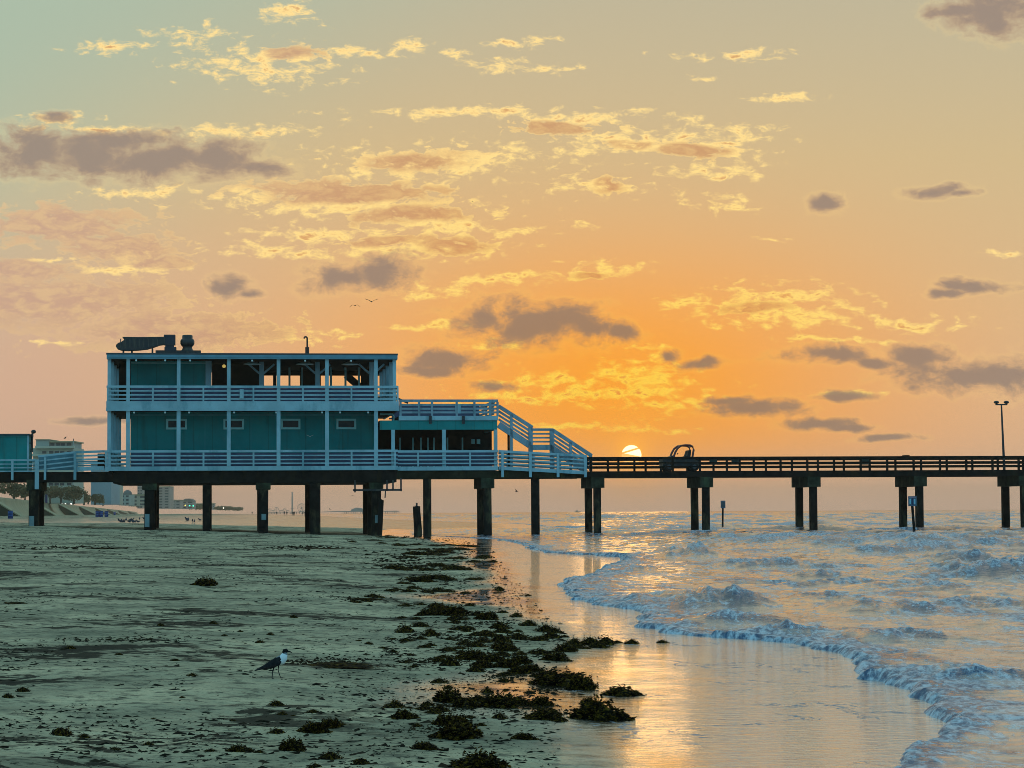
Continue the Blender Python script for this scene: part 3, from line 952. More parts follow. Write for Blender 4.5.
# the landward approach, a little deeper
zl, zlb = Z(472, 50), Z(481.6, 50)
part('deck', MB().box(uL0, U(112), 0.02, PW, zl - 0.09, zl), 'timber', pier)
for vv in (0.0, 2.1, PW - 0.14):
    part('deck_beam', MB().box(uL0, U(112), vv, vv + 0.14, zlb, zl - 0.094), 'timber', pier)
zc1, zc0 = zg - 0.004, Z(487.3, 700)
MARKS = {0: (516, 528, -0.12), 1: (514, 527, -0.14), 2: (514, 520, 0.02), 3: (515, 523, 0.06)}
for k in range(-3, 14):
    u = k * SP
    w = 0.44 if k > 3 else 0.46
    cap_t = zc1 if k > 3 or k < 1 else Z(483, 262) - 0.004
    cb = zc0
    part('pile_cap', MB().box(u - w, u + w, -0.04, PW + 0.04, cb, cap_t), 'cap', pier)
    rows = [0.30, 4.08] + ([9.8] if k in (1, 2, 3) else [])
    for j, v in enumerate(rows):
        hw = 0.225 if k > 4 else (0.25 if k == 4 else 0.31)
        lean = random.uniform(-0.03, 0.03)
        top = cb - 0.003 if j < 2 else Z(483, 262) - 0.006
        mb = MB()
        mb.add([(u - hw + lean, v - hw, -1.6), (u + hw + lean, v - hw, -1.6), (u + hw + lean, v + hw, -1.6), (u - hw + lean, v + hw, -1.6),
                (u - hw, v - hw, top), (u + hw, v - hw, top), (u + hw, v + hw, top), (u - hw, v + hw, top)],
               [(0, 3, 2, 1), (4, 5, 6, 7), (0, 1, 5, 4), (1, 2, 6, 5), (2, 3, 7, 6), (3, 0, 4, 7)])
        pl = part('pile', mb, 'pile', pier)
        if j == 0 and k in MARKS:
            y0, y1, off = MARKS[k]
            part('marker_patch', MB().box(u + off - 0.15, u + off + 0.15, v - hw - 0.05, v - hw - 0.02, Z(y1, 30 + 112 * k), Z(y0, 30 + 112 * k)), 'marker', pl)
# intermediate single piles
for k, px in ((1.5, 206.5), (2.5, 315), (3.5, 427.2), (4.5, 535.3)):
    u = U(px, 500, 0.35)
    tp = Z(483, 262) - 0.006 if k < 3 else Z(478, 480) - 0.006
    for v in ([0.35, 9.8] if k < 3 else [0.35]):
        hw = 0.25 if k != 2.5 else 0.34
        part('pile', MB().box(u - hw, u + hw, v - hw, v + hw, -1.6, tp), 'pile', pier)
# dark railings on both sides
zt = Z(457.7, 800)
for v in (0.08, PW - 0.08):
    n = int((uB - uA) / (SP / 4))
    rail_set('railing', (uA, v, zt), (uB, v, zt), [0, zt - Z(462.4, 800), zt - Z(466.2, 800)], [0.17, 0.10, 0.09], 'timber', pier,
             [(i * SP / 4 + 0.35) / (uB - uA) for i in range(n)], zd - 0.3, pw=0.13, top_w=0.22)
for px in (714, 736, 866):
    u = U(px, 462)
    part('notice_board', MB().box(u - 0.26, u + 0.26, 0.20, 0.24, Z(464.6, px), Z(458.8, px)), 'board', pier)
part('bait_table', MB().box(U(906, 457), U(911, 457), 0.3, 0.9, zt + 0.09, zt + 0.16), 'timber', pier)
# pipe frame hung under the deck
mb = MB()
v = -0.25
fz = lambda y, x=378: Z(y, x, v)
fu = lambda x: U(x, 490, v)
mb.beam((fu(353), v, fz(490)), (fu(402), v, fz(490)), 0.10, 0.12)
for x, y0, y1 in ((355, 480, 492.3), (387, 480, 491), (393, 480, 490.5), (401, 478, 491.3)):
    mb.beam((fu(x), v, fz(y0)), (fu(x), v, fz(y1)), 0.10, 0.10)
mb.beam((fu(385.5), v, fz(490)), (fu(385), v, fz(498)), 0.07, 0.07)
part('pipe_frame', mb, 'metal', pier)

# ------------------------------------------------------------------ pavilion
W = 13.6
pav = thing('pavilion', 'two storey pale blue and teal pavilion with open upper porch standing on the pier', 'pavilion', (U(250), 6.8, Z(470)))
uL, uR = U(107), U(397)
q_ = lambda y: Z(y, 250)
# lower deck and substructure
part('lower_deck', MB().box(uL, uR, 0.0, W, q_(470.4), q_(466.6)), 'timber', pav)
part('substructure', MB().box(U(113), U(396.5), -0.02, W - 0.3, q_(482.8), q_(470.5)), 'timber', pav)
part('wing_beam', MB().box(U(397) + 0.004, U(586), -0.02, 0.3, Z(478.2, 490), Z(470.7, 490)), 'beam', pav)
part('wing_beam', MB().box(U(397) + 0.004, U(586), 4.0, 4.3, Z(478.2, 490), Z(470.7, 490)), 'beam', pav)
part('wing_deck_floor', MB().box(U(397) + 0.004, U(497), 0.0, 10.5, Z(470.4, 490), Z(466.6, 490)), 'timber', pav)
part('deck_fascia', MB().box(U(105), U(397.6), -0.16, -0.03, q_(470.5), q_(466.2)), 'trim', pav)
part('deck_fascia', MB().box(U(397.6) + 0.003, U(498), -0.13, -0.03, Z(470.4, 450), Z(466.4, 450)), 'trim', pav)
# roof
rt, rb = q_(353.6), q_(359.4)
part('roof', MB().box(uL - 0.06, uR + 0.06, -0.42, W + 0.4, rt - 0.10, rt), 'roof', pav)
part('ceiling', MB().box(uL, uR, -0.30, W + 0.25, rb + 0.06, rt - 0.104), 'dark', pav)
fas = MB()
fas.box(uL - 0.03, uR + 0.03, -0.40, -0.304, rb, rt - 0.102).box(uL - 0.03, uL + 0.08, -0.302, W + 0.3, rb, rt - 0.102)
fas.box(uR - 0.08, uR + 0.03, -0.302, W + 0.3, rb, rt - 0.102).box(uL + 0.082, uR - 0.082, W + 0.24, W + 0.3, rb, rt - 0.102)
fas.box(uL, uR, -0.43, -0.402, rb + 0.10, rb + 0.14)
part('roof_fascia', fas, 'trim4', pav)
# upper deck
z1, z2, z3 = q_(401.4), q_(408.4), q_(411.0)
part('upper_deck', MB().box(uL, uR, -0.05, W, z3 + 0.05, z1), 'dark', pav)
f = MB()
f.box(uL - 0.05, uR + 0.12, -0.24, -0.054, z2, z1).box(uL - 0.07, uR + 0.14, -0.28, -0.058, z3, z2 - 0.004)
f.box(uL - 0.05, uL - 0.004, -0.05, W, z3, z1).box(uR + 0.004, uR + 0.10, -0.05, W, z3, z1)
part('balcony_fascia', f, 'trim', pav)
# posts
PX = [128, 178.5, 228.7, 278.5, 327, 376]
us = [U(x) for x in PX]
hw = 0.115
ends = [uL + 0.13, uR - 0.16]
for u in us:
    part('porch_post', MB().box(u - hw, u + hw, -0.20, 0.03, z1 + 0.004, rb + 0.05), 'trim', pav)
    part('porch_post', MB().box(u - hw - 0.01, u + hw + 0.01, -0.17, 0.06, q_(466.4), z3 + 0.045), 'trim', pav)
for u in ends:
    for v in (0.0, 3.4, 6.8, 10.2, 13.3):
        part('porch_post', MB().box(u - hw, u + hw, v - 0.12, v + 0.12, z1 + 0.004, rb + 0.05), 'trim', pav)
        if u == ends[0]:
            part('porch_post', MB().box(u - hw, u + hw, v - 0.12, v + 0.12, q_(466.4), z3 + 0.045), 'trim', pav)
for u in us[3:]:
    part('porch_post', MB().box(u - hw, u + hw, 13.2, 13.42, z1 + 0.004, rb + 0.05), 'dark', pav)
# balcony railing (front, both ends, back)
hs = [0, q_(387) - q_(391.2), q_(387) - q_(395.2), q_(387) - q_(399.2)]
th = [0.15, 0.09, 0.09, 0.09]
zr = q_(386.9)
mids = [U(x) for x in (153, 203.5, 253.5, 303, 351.5)]
rail_set('balcony_railing', (uL - 0.02, -0.15, zr), (uR + 0.1, -0.15, zr), hs, th, 'trim', pav, [(u - uL) / (uR + 0.1 - uL) for u in [uL + 0.06] + mids + [uR + 0.05]], z1 + 0.003, 0.11)
rail_set('balcony_railing', (uL + 0.03, -0.05, zr), (uL + 0.03, W, zr), hs, th, 'trim', pav, (0.35, 0.65, 0.98), z1 + 0.003, 0.1)
rail_set('balcony_railing', (uR + 0.03, -0.05, zr), (uR + 0.03, W, zr), hs, th, 'trim', pav, (0.35, 0.65, 0.98), z1 + 0.003, 0.1)
rail_set('balcony_railing', (uL + 0.1, W - 0.1, zr), (uR - 0.1, W - 0.1, zr), hs, th, 'trim', pav, [i / 9 for i in range(1, 9)], z1 + 0.003, 0.1)
part('notice_board', MB().box(U(239.6), U(243.6), -0.30, -0.26, q_(398.6), q_(389.5)), 'trim', pav)
# upper kitchen
part('added_rail_panel', MB().box(U(131), U(376), 0.30, 0.33, z1 + 0.003, zr - 0.06), 'mesh', pav)  # added panel lends the rail gaps their mauve tone, not a screen
part('added_rail_panel', MB().box(U(131), U(497), 0.40, 0.43, q_(466.4), q_(452.6)), 'mesh', pav)
part('screen_panel', MB().box(uL + 0.1, uR - 0.1, W - 0.36, W - 0.30, z1 + 0.003, zr - 0.04), 'mesh', pav)
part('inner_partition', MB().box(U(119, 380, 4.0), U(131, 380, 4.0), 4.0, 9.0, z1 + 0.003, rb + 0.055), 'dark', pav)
vw = 2.6
uw = lambda x: U(x, 380, vw)
part('kitchen_wall', MB().box(uw(131), uw(205.5), vw, 9.0, z1 + 0.003, rb + 0.055), 'wall', pav)
part('wall_trim', MB().box(uw(131), uw(205.5), vw - 0.05, vw - 0.003, Z(363.6, 180, vw), Z(362.6, 180, vw)), 'wframe', pav)
part('wall_trim', MB().box(uw(205.5) + 0.003, uw(211.5), vw - 0.05, vw + 0.3, z1 + 0.003, rb + 0.055), 'trim', pav)
part('wall_trim', MB().box(uw(177), uw(180), vw - 0.05, vw - 0.003, z1 + 0.003, rb + 0.055), 'trim', pav)
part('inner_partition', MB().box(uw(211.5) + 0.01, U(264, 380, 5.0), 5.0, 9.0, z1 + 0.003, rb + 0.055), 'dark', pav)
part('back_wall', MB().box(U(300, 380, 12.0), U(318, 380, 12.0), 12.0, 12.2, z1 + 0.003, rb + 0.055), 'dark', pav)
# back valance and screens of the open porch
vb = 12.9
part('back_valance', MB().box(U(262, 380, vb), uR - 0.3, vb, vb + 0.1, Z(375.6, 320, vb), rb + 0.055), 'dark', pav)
sf = MB()
for x in (289.5, 302, 331, 345.5, 359):
    sf.box(U(x - 1.0, 370, 9), U(x + 1.0, 370, 9), 9.0, 9.12, z1 + 0.004, Z(366, 340, 9))
sf.box(U(289, 370, 9), U(360, 370, 9), 8.98, 9.0 - 0.003, Z(367.4, 340, 9), Z(365.6, 340, 9))
part('screen_frame', sf, 'wframe', pav)
mb = MB()
mb.beam((U(346, 375, 9.4), 9.4, Z(375, 346, 9.4)), (U(361, 386, 9.4), 9.4, Z(388, 361, 9.4)), 0.1, 0.5)
mb.box(U(361, 380, 9.4), U(372, 380, 9.4), 9.4, 9.6, z1 + 0.004, rb + 0.05)
part('inner_stair', mb, 'dark', pav)
for x in (261.5, 317.5, 371.5):
    v = 3.2
    u = U(x, 375, v)
    b_ = part('brace_post', MB().box(u - 0.15, u + 0.15, v - 0.15, v + 0.15, z1 + 0.004, rb + 0.055), 'trim', pav)
    zz_ = Z(373.5, x, v)
    for sgn in (-1, 1):
        part('diagonal_brace', MB().beam((u + sgn * 0.14, v, zz_), (u + sgn * 0.85, v, zz_ + 0.62), 0.12, 0.13), 'trim', b_)
# lower storey
vl = 2.2
ul = lambda x: U(x, 435, vl)
part('lower_wall', MB().box(ul(130.5), ul(375.5), vl, 11.2, q_(466.5), z3 + 0.045), 'wall', pav)
part('wall_trim', MB().box(ul(130.5), ul(375.5), vl - 0.06, vl - 0.003, Z(415.8, 250, vl), Z(414.0, 250, vl)), 'wall2', pav)
for x in (205, 251, 301 + 22):
    part('wall_seam', MB().box(ul(x) - 0.02, ul(x) + 0.02, vl - 0.012, vl - 0.002, q_(466.4), Z(416, 250, vl)), 'wall2', pav)
for a, c in ((166.2, 187), (223.4, 244), (281, 300.4), (336.4, 356.2)):
    x0, x1, y0, y1 = ul(a), ul(c), Z(429.4, 250, vl), Z(418.8, 250, vl)
    t_ = 0.13
    fr = MB()
    fr.box(x0, x1, vl - 0.07, vl - 0.002, y1 - t_, y1).box(x0, x1, vl - 0.07, vl - 0.002, y0, y0 + t_)
    fr.box(x0, x0 + t_, vl - 0.068, vl - 0.002, y0 + t_, y1 - t_).box(x1 - t_, x1, vl - 0.068, vl - 0.002, y0 + t_, y1 - t_)
    w_ = part('window', MB().box(x0 + t_ - 0.01, x1 - t_ + 0.01, vl - 0.02, vl - 0.004, y0 + t_ - 0.01, y1 - t_ + 0.01), 'glass', pav)
    part('window_frame', fr, 'wframe', w_)
# lower railing
zlr = q_(451.2)
hl = [0, zlr - q_(455.6), zlr - q_(459.6), zlr - q_(463.4)]
tl_ = [0.15, 0.09, 0.09, 0.09]
lm = [U(x) for x in (106, 153, 203.5, 253.5, 303, 351.5, 395)]
rail_set('porch_railing', (U(104.6), -0.10, zlr), (U(397.6), -0.10, zlr), hl, tl_, 'trim', pav, [(u - U(104.6)) / (U(397.6) - U(104.6)) for u in lm], q_(466.1), 0.12)
zlr2 = Z(451.4, 450)
rail_set('porch_railing', (U(397.8), -0.08, zlr2), (U(498), -0.08, zlr2), hl, tl_, 'trim', pav, [(U(x) - U(397.8)) / (U(498) - U(397.8)) for x in (418, 470)], Z(466.3, 450), 0.11)
rail_set('porch_railing', (uL + 0.06, 0.0, zlr), (uL + 0.06, W, zlr), hl, tl_, 'trim', pav, (0.3, 0.6, 0.97), q_(466.4), 0.11)
rail_set('porch_railing', (uL + 0.2, W - 0.15, zlr), (ul(131), W - 0.15, zlr), hl, tl_, 'trim', pav, (), None, 0.11)
# single storey wing with roof deck
uW = U(497.6)
zt1, zt0 = Z(420.4, 440), Z(429.6, 440)
part('wing_band', MB().box(U(380), uW, 0.02, 0.22, zt0, zt1), 'wall', pav)
part('wing_band', MB().box(uW - 0.2, uW, 0.224, 10.4, zt0, zt1), 'wall', pav)
part('wing_roof_deck', MB().box(uR + 0.12, uW + 0.03, 0.0, 10.6, zt1 + 0.004, Z(416.2, 440)), 'dark', pav)
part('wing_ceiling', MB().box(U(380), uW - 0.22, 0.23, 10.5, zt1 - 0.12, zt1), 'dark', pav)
part('wing_fascia', MB().box(uR + 0.12, uW + 0.05, -0.10, -0.003, zt1 + 0.002, Z(415.9, 440)), 'trim', pav)
for x, w_ in ((393.2, 0.115), (444.2, 0.12), (495.9, 0.11)):
    part('porch_post', MB().box(U(x) - w_, U(x) + w_, -0.02, 0.215, Z(466.4, 440), zt0 - 0.003), 'trim', pav)
part('wing_back_wall', MB().box(U(376, 440, 6.2), U(491.8, 440, 6.2), 6.2, 6.4, Z(466.4, 440), zt1 - 0.124), 'dark', pav)
part('wing_side_wall', MB().box(ul(375.5) + 0.004, ul(377), vl + 0.05, 6.19, Z(466.4, 440), zt1 - 0.124), 'dark', pav)
for x in (400, 413, 421, 428, 434, 447.5, 462.5):
    u = U(x, 440, 4.4)
    part('inner_post', MB().box(u - 0.05, u + 0.05, 4.4, 4.5, Z(466.4, 440), Z(437.6, 440, 4.4)), 'wframe', pav)
for x in (474.5, 480):
    u = U(x, 440, 5.2)
    part('wall_poster', MB().box(u - 0.12, u + 0.12, 6.16, 6.19, Z(443.5, 480, 5.2), Z(438.5, 480, 5.2)), 'wframe', pav)
zw = Z(400.7, 440)
hw_ = [0, zw - Z(404.9, 440), zw - Z(408.7, 440), zw - Z(412.4, 440)]
rail_set('roof_deck_railing', (uR + 0.16, 0.0, zw), (uW + 0.05, 0.0, zw), hw_, [0.16, 0.13, 0.13, 0.13], 'trim2', pav, (0.012, 0.20, 0.33, 0.58, 0.76, 0.92, 0.995), Z(416, 440), 0.14)
rail_set('roof_deck_railing', (uR + 0.16, 9.8, zw), (uW + 0.05, 9.8, zw), hw_, [0.16, 0.12, 0.12, 0.12], 'trim2', pav, (0.1, 0.26, 0.42, 0.55, 0.7, 0.85), Z(416, 440), 0.3)
rail_set('roof_deck_railing', (uW, 1.9, zw), (uW, 9.7, zw), hw_, [0.16, 0.13, 0.13, 0.13], 'trim2', pav, (0.3, 0.6), Z(416, 440), 0.14)
part('added_rail_panel', MB().box(uR + 0.3, uW - 0.2, 9.2, 9.24, Z(416, 440), Z(405.6, 440, 9.2)), 'mesh', pav)  # added low panel fills the roof deck rail gaps with mauve
part('notice_board', MB().box(U(455.5), U(461), -0.07, -0.03, Z(413.5, 458), Z(403.8, 458)), 'trim', pav)
for x in (430.3, 463.4):
    part('downspout', MB().box(U(x) - 0.09, U(x) + 0.09, -0.22, -0.105, Z(424, x), Z(416, x)), 'metal', pav)
part('gable_end', MB().beam((uR + 0.1, 4.0, Z(396.8, 398, 4)), (U(408, 400, 4), 4.0, Z(403, 408, 4)), 0.15, 0.12), 'metal', pav)
part('eave_pipe', MB().tube([(U(380, 415, 1.0), 1.0, Z(414.3, 385, 1)), (U(392.5, 415, 1.0), 1.0, Z(414.3, 385, 1)), (U(393.6, 420, 1.0), 1.0, Z(416, 385, 1)), (U(393.6, 420, 1.0), 1.0, Z(428, 385, 1))], 0.07, 6), 'wframe', pav)

# roof plant
vr = 1.6
r_ = lambda x: U(x, 345, vr)
rz = lambda y, x=150: Z(y, x, vr)
plat = MB().box(r_(156), r_(201), vr - 0.9, vr + 0.9, rt + 0.003, rz(351.2))
part('vent_curb', plat, 'metal', pav)
mb = MB()                       # elongated exhaust duct: rounded nose, flat top, sagging belly
nose = [(116.2, 347.2), (116.6, 345.2), (118.6, 343.4), (121.6, 342.4), (124.6, 340.4), (122.4, 337.4), (140, 337.6), (165, 337.2), (165, 344.6),
        (160, 345.2), (155, 347.0), (147, 349.4), (138, 350.4), (128, 350.9), (121, 350.4), (117.6, 349.2)]
mb.prism([(r_(x), rz(y)) for x, y in nose], vr - 0.45, vr + 0.45)
duct = part('exhaust_duct', mb, 'metal', pav)
lg = MB()
for x in (123.5, 132, 152.5):
    lg.box(r_(x) - 0.05, r_(x) + 0.05, vr - 0.3, vr + 0.3, rt + 0.002, rz(348.5))
part('duct_leg', lg, 'metal', duct)
st_ = MB()
for i in range(9):
    x = 121 + i * 4.6
    st_.box(r_(x) - 0.03, r_(x) + 0.03, vr - 0.475, vr - 0.452, rz(348.6 - 0.2 * i), rz(339.4))
part('duct_rib', st_, 'metal2', duct)
mb = MB().box(r_(164), r_(175.4), vr - 0.4, vr + 0.4, rz(345), rz(335))
mb.box(r_(165.4), r_(174), vr - 0.33, vr + 0.33, rz(347.2), rz(345) - 0.004).box(r_(164.6), r_(176.4), vr - 0.42, vr + 0.42, rz(351), rz(347.2) - 0.004)
part('exhaust_fan_box', mb, 'metal3', pav)
c = (r_(187.4), vr, rz(352.2))
k_ = (rz(335) - rz(352.2)) / 17.2
mb = MB().lathe(c, [(0.44, 0), (0.44, 1.2 * k_), (0.34, 3.0 * k_), (0.30, 5.2 * k_), (0.40, 6.8 * k_), (0.46, 8.4 * k_), (0.46, 11.5 * k_), (0.40, 13 * k_), (0.34, 13.4 * k_), (0.34, 16.6 * k_), (0.30, 17.2 * k_), (0.0, 17.2 * k_)], 16)
part('mushroom_vent', mb, 'metal', pav, True)
x0 = r_(307.2)
mb = MB().tube([(x0, vr, rt), (x0, vr, rz(347.2, 307))], 0.13, 10)
pts = [(x0, vr, rz(347, 307)), (x0, vr, rz(339, 307))]
for a in range(0, 181, 30):
    pts.append((x0 - 0.10 + 0.10 * math.cos(R(a)), vr, rz(338.6, 307) + 0.12 * math.sin(R(a))))
mb.tube(pts, 0.055, 8)
part('vent_pipe', mb, 'red2', pav)

# ------------------------------------------------------------------ railings of the ramps
ramp = thing('ramp_railing', 'pale blue sloping railing beside the ramp right of the pavilion', 'railing', (U(540), -0.1, Z(470, 540)))
p0, p1 = (U(498.5), -0.12, Z(451.2, 498)), (U(586), -0.12, Z(456.0, 586))
rail_set('ramp_rail', p0, p1, [0, 0.27, 0.53, 0.79, 1.10], [0.15, 0.10, 0.10, 0.10, 0.24], 'trim', ramp)
for x, y0 in ((502.2, 451), (530, 452.6), (557.6, 454), (585, 455.4)):
    part('railing_post', MB().box(U(x) - 0.085, U(x) + 0.085, -0.26, -0.10, Z(477.2, x), Z(y0, x) + 0.03), 'trim', ramp)
rail_set('ramp_rail', (U(498.5, 450, 4.2), 4.2, Z(451.2, 498)), (U(586, 450, 4.2), 4.2, Z(456.0, 586)), [0, 0.27, 0.53, 0.79, 1.10], [0.15, 0.13, 0.13, 0.13, 0.24], 'trim', ramp, (0.1, 0.4, 0.7, 0.97))
part('ramp_floor', MB().beam((U(498), 2.1, Z(467.5, 498)), (U(586), 2.1, Z(471.8, 586)), 4.0, 0.12), 'timber', ramp)

lr = thing('approach_railing', 'pale blue railing along the landward end of the pier with one long post', 'railing', (U(50), -0.1, Z(472, 50)))
zq = Z(460.2, 10)
rail_set('approach_rail', (uL0, -0.10, zq), (U(36), -0.10, zq), [0, zq - Z(464.1, 10), zq - Z(467.8, 10), zq - Z(471.3, 10)], [0.11, 0.08, 0.08, 0.08], 'trim', lr, (), None)
for x in (-64, -38, -12.5, 12.6):
    part('railing_post', MB().box(U(x) - 0.075, U(x) + 0.075, -0.24, -0.13, Z(480.2, x), Z(460, x)), 'trim', lr)
for x, w_, y0, y1 in ((37.2, 0.13, 459.6, 489.2), (45.3, 0.07, 457.5, 480), (75.2, 0.085, 451.5, 479.8)):
    part('railing_post', MB().box(U(x) - w_, U(x) + w_, -0.26, -0.13, Z(y1, x), Z(y0, x)), 'trim', lr)
part('ramp_panel', MB().prism([(U(38), Z(470, 38)), (U(75), Z(470, 75)), (U(75), Z(453, 75)), (U(38), Z(457, 38))], 0.3, 0.36), 'trim3', lr)
rail_set('approach_rail', (U(38), -0.06, Z(456.4, 38)), (U(76), -0.06, Z(452.2, 76)), [0, 0.30, 0.58, 0.86], [0.13, 0.09, 0.09, 0.09], 'trim', lr)
rail_set('approach_rail', (U(76), -0.06, Z(452.2, 76)), (U(104.4), -0.06, Z(451.4, 104)), [0, 0.25, 0.48, 0.74, 1.08], [0.15, 0.11, 0.11, 0.11, 0.26], 'trim', lr)
part('ramp_panel', MB().box(U(97.5, 460, 1.2), U(105, 460, 1.2), 1.2, 1.3, Z(468, 100), Z(453, 100)), 'dark', lr)
rail_set('approach_rail', (uL0, PW - 0.1, zq), (U(104), PW - 0.1, zq), [0, 0.27, 0.5, 0.75], [0.11, 0.08, 0.08, 0.08], 'trim', lr, [i / 14 for i in range(14)], Z(474, 50))

# ------------------------------------------------------------------ staircase
stc = thing('staircase', 'weathered pale blue outdoor staircase with landing descending from the roof deck to the pier', 'staircase', (U(545), 1.0, Z(470, 545)))
def flight(a, b_, v, drops, th_, m_):
    p, q2 = (U(a[0], a[1], v), v, Z(a[1], a[0], v)), (U(b_[0], b_[1], v), v, Z(b_[1], b_[0], v))
    mb = MB()
    for i, d in enumerate(drops):
        mb.beam((p[0], v, p[2] - d), (q2[0], v, q2[2] - d), 0.16 if i == 0 else 0.06, th_[i])
    return part('handrail' if len(drops) > 1 else 'stringer', mb, m_, stc), p, q2
for v in (0.25, 1.75):
    flight((498.6, 406.2), (532.4, 427.6), v, [0, 0.33, 0.60, 0.87], [0.24, 0.15, 0.13, 0.13], 'trim2')
    flight((498.6, 424.6), (529.6, 445.2), v, [0], [0.42], 'trim2')
    flight((531, 429.6), (553.4, 429.6), v, [0, 0.28, 0.54, 0.80], [0.16, 0.11, 0.11, 0.11], 'trim2')
    flight((530, 447.4), (552, 447.4), v, [0], [0.34], 'trim2')
    flight((553, 430.4), (591.6, 455.8), v, [0, 0.33, 0.60, 0.87], [0.24, 0.14, 0.13, 0.13], 'trim2')
    flight((551, 447.6), (586, 470.5), v, [0], [0.42], 'trim2')
    for x, y0, y1, w_ in ((511.4, 414.5, 470, 0.09), (530.6, 426.5, 470, 0.14), (552, 429.5, 470, 0.15), (570.6, 441.5, 470, 0.08), (590.6, 455, 471, 0.10)):
        part('stair_post', MB().box(U(x, 450, v) - w_, U(x, 450, v) + w_, v - 0.08, v + 0.08, Z(y1, x, v), Z(y0, x, v)), 'trim2', stc)
part('stair_post', MB().box(U(508.6, 440, 1.0) - 0.07, U(508.6, 440, 1.0) + 0.07, 0.95, 1.08, Z(470, 508, 1), Z(432, 508, 1)), 'dark', stc)
for (a, b_, n) in (((500, 421.5), (529, 441.5), 9), ((554, 446.5), (586, 467.5), 9)):
    for i in range(n):
        f_ = (i + 0.5) / n
        x, y = a[0] + (b_[0] - a[0]) * f_, a[1] + (b_[1] - a[1]) * f_ + 4.2
        u = U(x, y, 1.0)
        part('tread', MB().box(u - 0.15, u + 0.15, 0.30, 1.70, Z(y, x, 1.0) - 0.04, Z(y, x, 1.0)), 'trim2', stc)
part('landing', MB().box(U(530, 447, 1), U(552, 447, 1), 0.30, 1.70, Z(449.6, 540, 1), Z(448.6, 540, 1)), 'trim2', stc)

# ------------------------------------------------------------------ hut at the landward end
hut = thing('hut', 'flat roofed teal hut at the landward end of the pier beside the ramp', 'hut', (U(-4), 1.8, Z(472, 10)))
vh = 0.7
hu = lambda x: U(x, 445, vh)
part('wall', MB().box(hu(-62), hu(28.4), vh, 3.4, zl, Z(435.2, 10, vh)), 'wall', hut)
part('corner_trim', MB().box(hu(27.0), hu(28.9), vh - 0.04, vh - 0.003, zl, Z(435.4, 10, vh)), 'trim', hut)
part('roof', MB().box(hu(-63), hu(29.6), vh - 0.2, 3.6, Z(435.2, 10, vh) + 0.003, Z(433.9, 10, vh)), 'roof', hut)
part('roof_trim', MB().box(hu(-62), hu(26.9), vh - 0.03, vh - 0.003, Z(436.6, 10, vh), Z(435.3, 10, vh)), 'wall2', hut)
mb = MB()
x0 = hu(31.6)
mb.beam((hu(29), vh + 0.2, Z(443, 31, vh)), (x0, vh + 0.2, Z(443, 31, vh)), 0.06, 0.06)
mb.tube([(x0, vh + 0.2, Z(452, 31, vh)), (x0, vh + 0.2, Z(436, 31, vh)), (x0 + 0.05, vh + 0.2, Z(432, 31, vh))], [0.10, 0.09, 0.05], 8)
part('lamp_arm', mb, 'metal', hut)
part('lamp_head', MB().ball((x0 + 0.10, vh + 0.2, Z(431.6, 31, vh)), (0.16, 0.13, 0.13)), 'metal', hut)

# ------------------------------------------------------------------ lamps under the eaves and ceilings
def lamp_disc(u, v, z, label):
    t_ = thing('ceiling_lamp', label, 'lamp', (u, v, z), group='dish lamps on the upper porch ceiling')
    part('shade', MB().lathe((u, v, z), [(0.62, -0.16), (0.60, -0.13), (0.34, -0.04), (0.08, 0.02), (0.06, 0.10)], 14), 'lampshade', t_, True)
    part('diffuser', MB().lathe((u, v, z), [(0.0, -0.19), (0.3, -0.20), (0.56, -0.165)], 14), 'bulb', t_, True)
for x, lb in ((252.5, 'pale dish lamp under the upper porch ceiling, leftmost of three'), (305, 'pale dish lamp under the upper porch ceiling below the roof vent pipe'),
              (350.5, 'pale dish lamp under the upper porch ceiling above the framed screens')):
    lamp_disc(U(x, 362, 1.6), 1.6, rb - 0.055, lb)
u = U(224, 366, 2.2)
t_ = thing('hanging_lamp', 'small glowing yellow lamp hanging in the dark opening of the upper porch', 'lamp', (u, 2.2, Z(366, 224, 2.2)))
part('globe', MB().ball((u, 2.2, Z(366.2, 224, 2.2)), 0.12), 'lit', t_, True)
part('cord', MB().box(u - 0.02, u + 0.02, 2.18, 2.22, Z(364.8, 224, 2.2), rb + 0.055), 'metal', t_)
first = None
for row, (yy_, xs_) in enumerate(((359.9, (136, 165, 190, 252, 305, 351)), (411.5, (134, 165, 189, 234, 276, 322, 340, 368)))):
    for x in xs_:
        z0 = (rb if row == 0 else z3) - 0.002
        u = U(x)
        if first is None:
            first = thing('eave_bulb', None, 'bulb', (u, -0.34, z0))
            part('socket', MB().box(u - 0.035, u + 0.035, -0.375, -0.305, z0 - 0.05, z0), 'metal', first)
            part('glass', MB().ball((u, -0.34, z0 - 0.10), (0.065, 0.065, 0.075)), 'bulb', first, True)
            o = first
            v0 = z0
        else:
            o = copy_tree(first)
            o.location = first.location + PU * (u - U(136)) + PV * (0 if row == 0 else 0.16) + Vector((0, 0, z0 - v0))
        tag(o, 'small white bulb under the roof edge of the upper porch' if row == 0 else 'small white bulb under the balcony edge above the teal lower wall', 'bulb',
            'bulbs along the roof edge' if row == 0 else 'bulbs along the balcony edge')
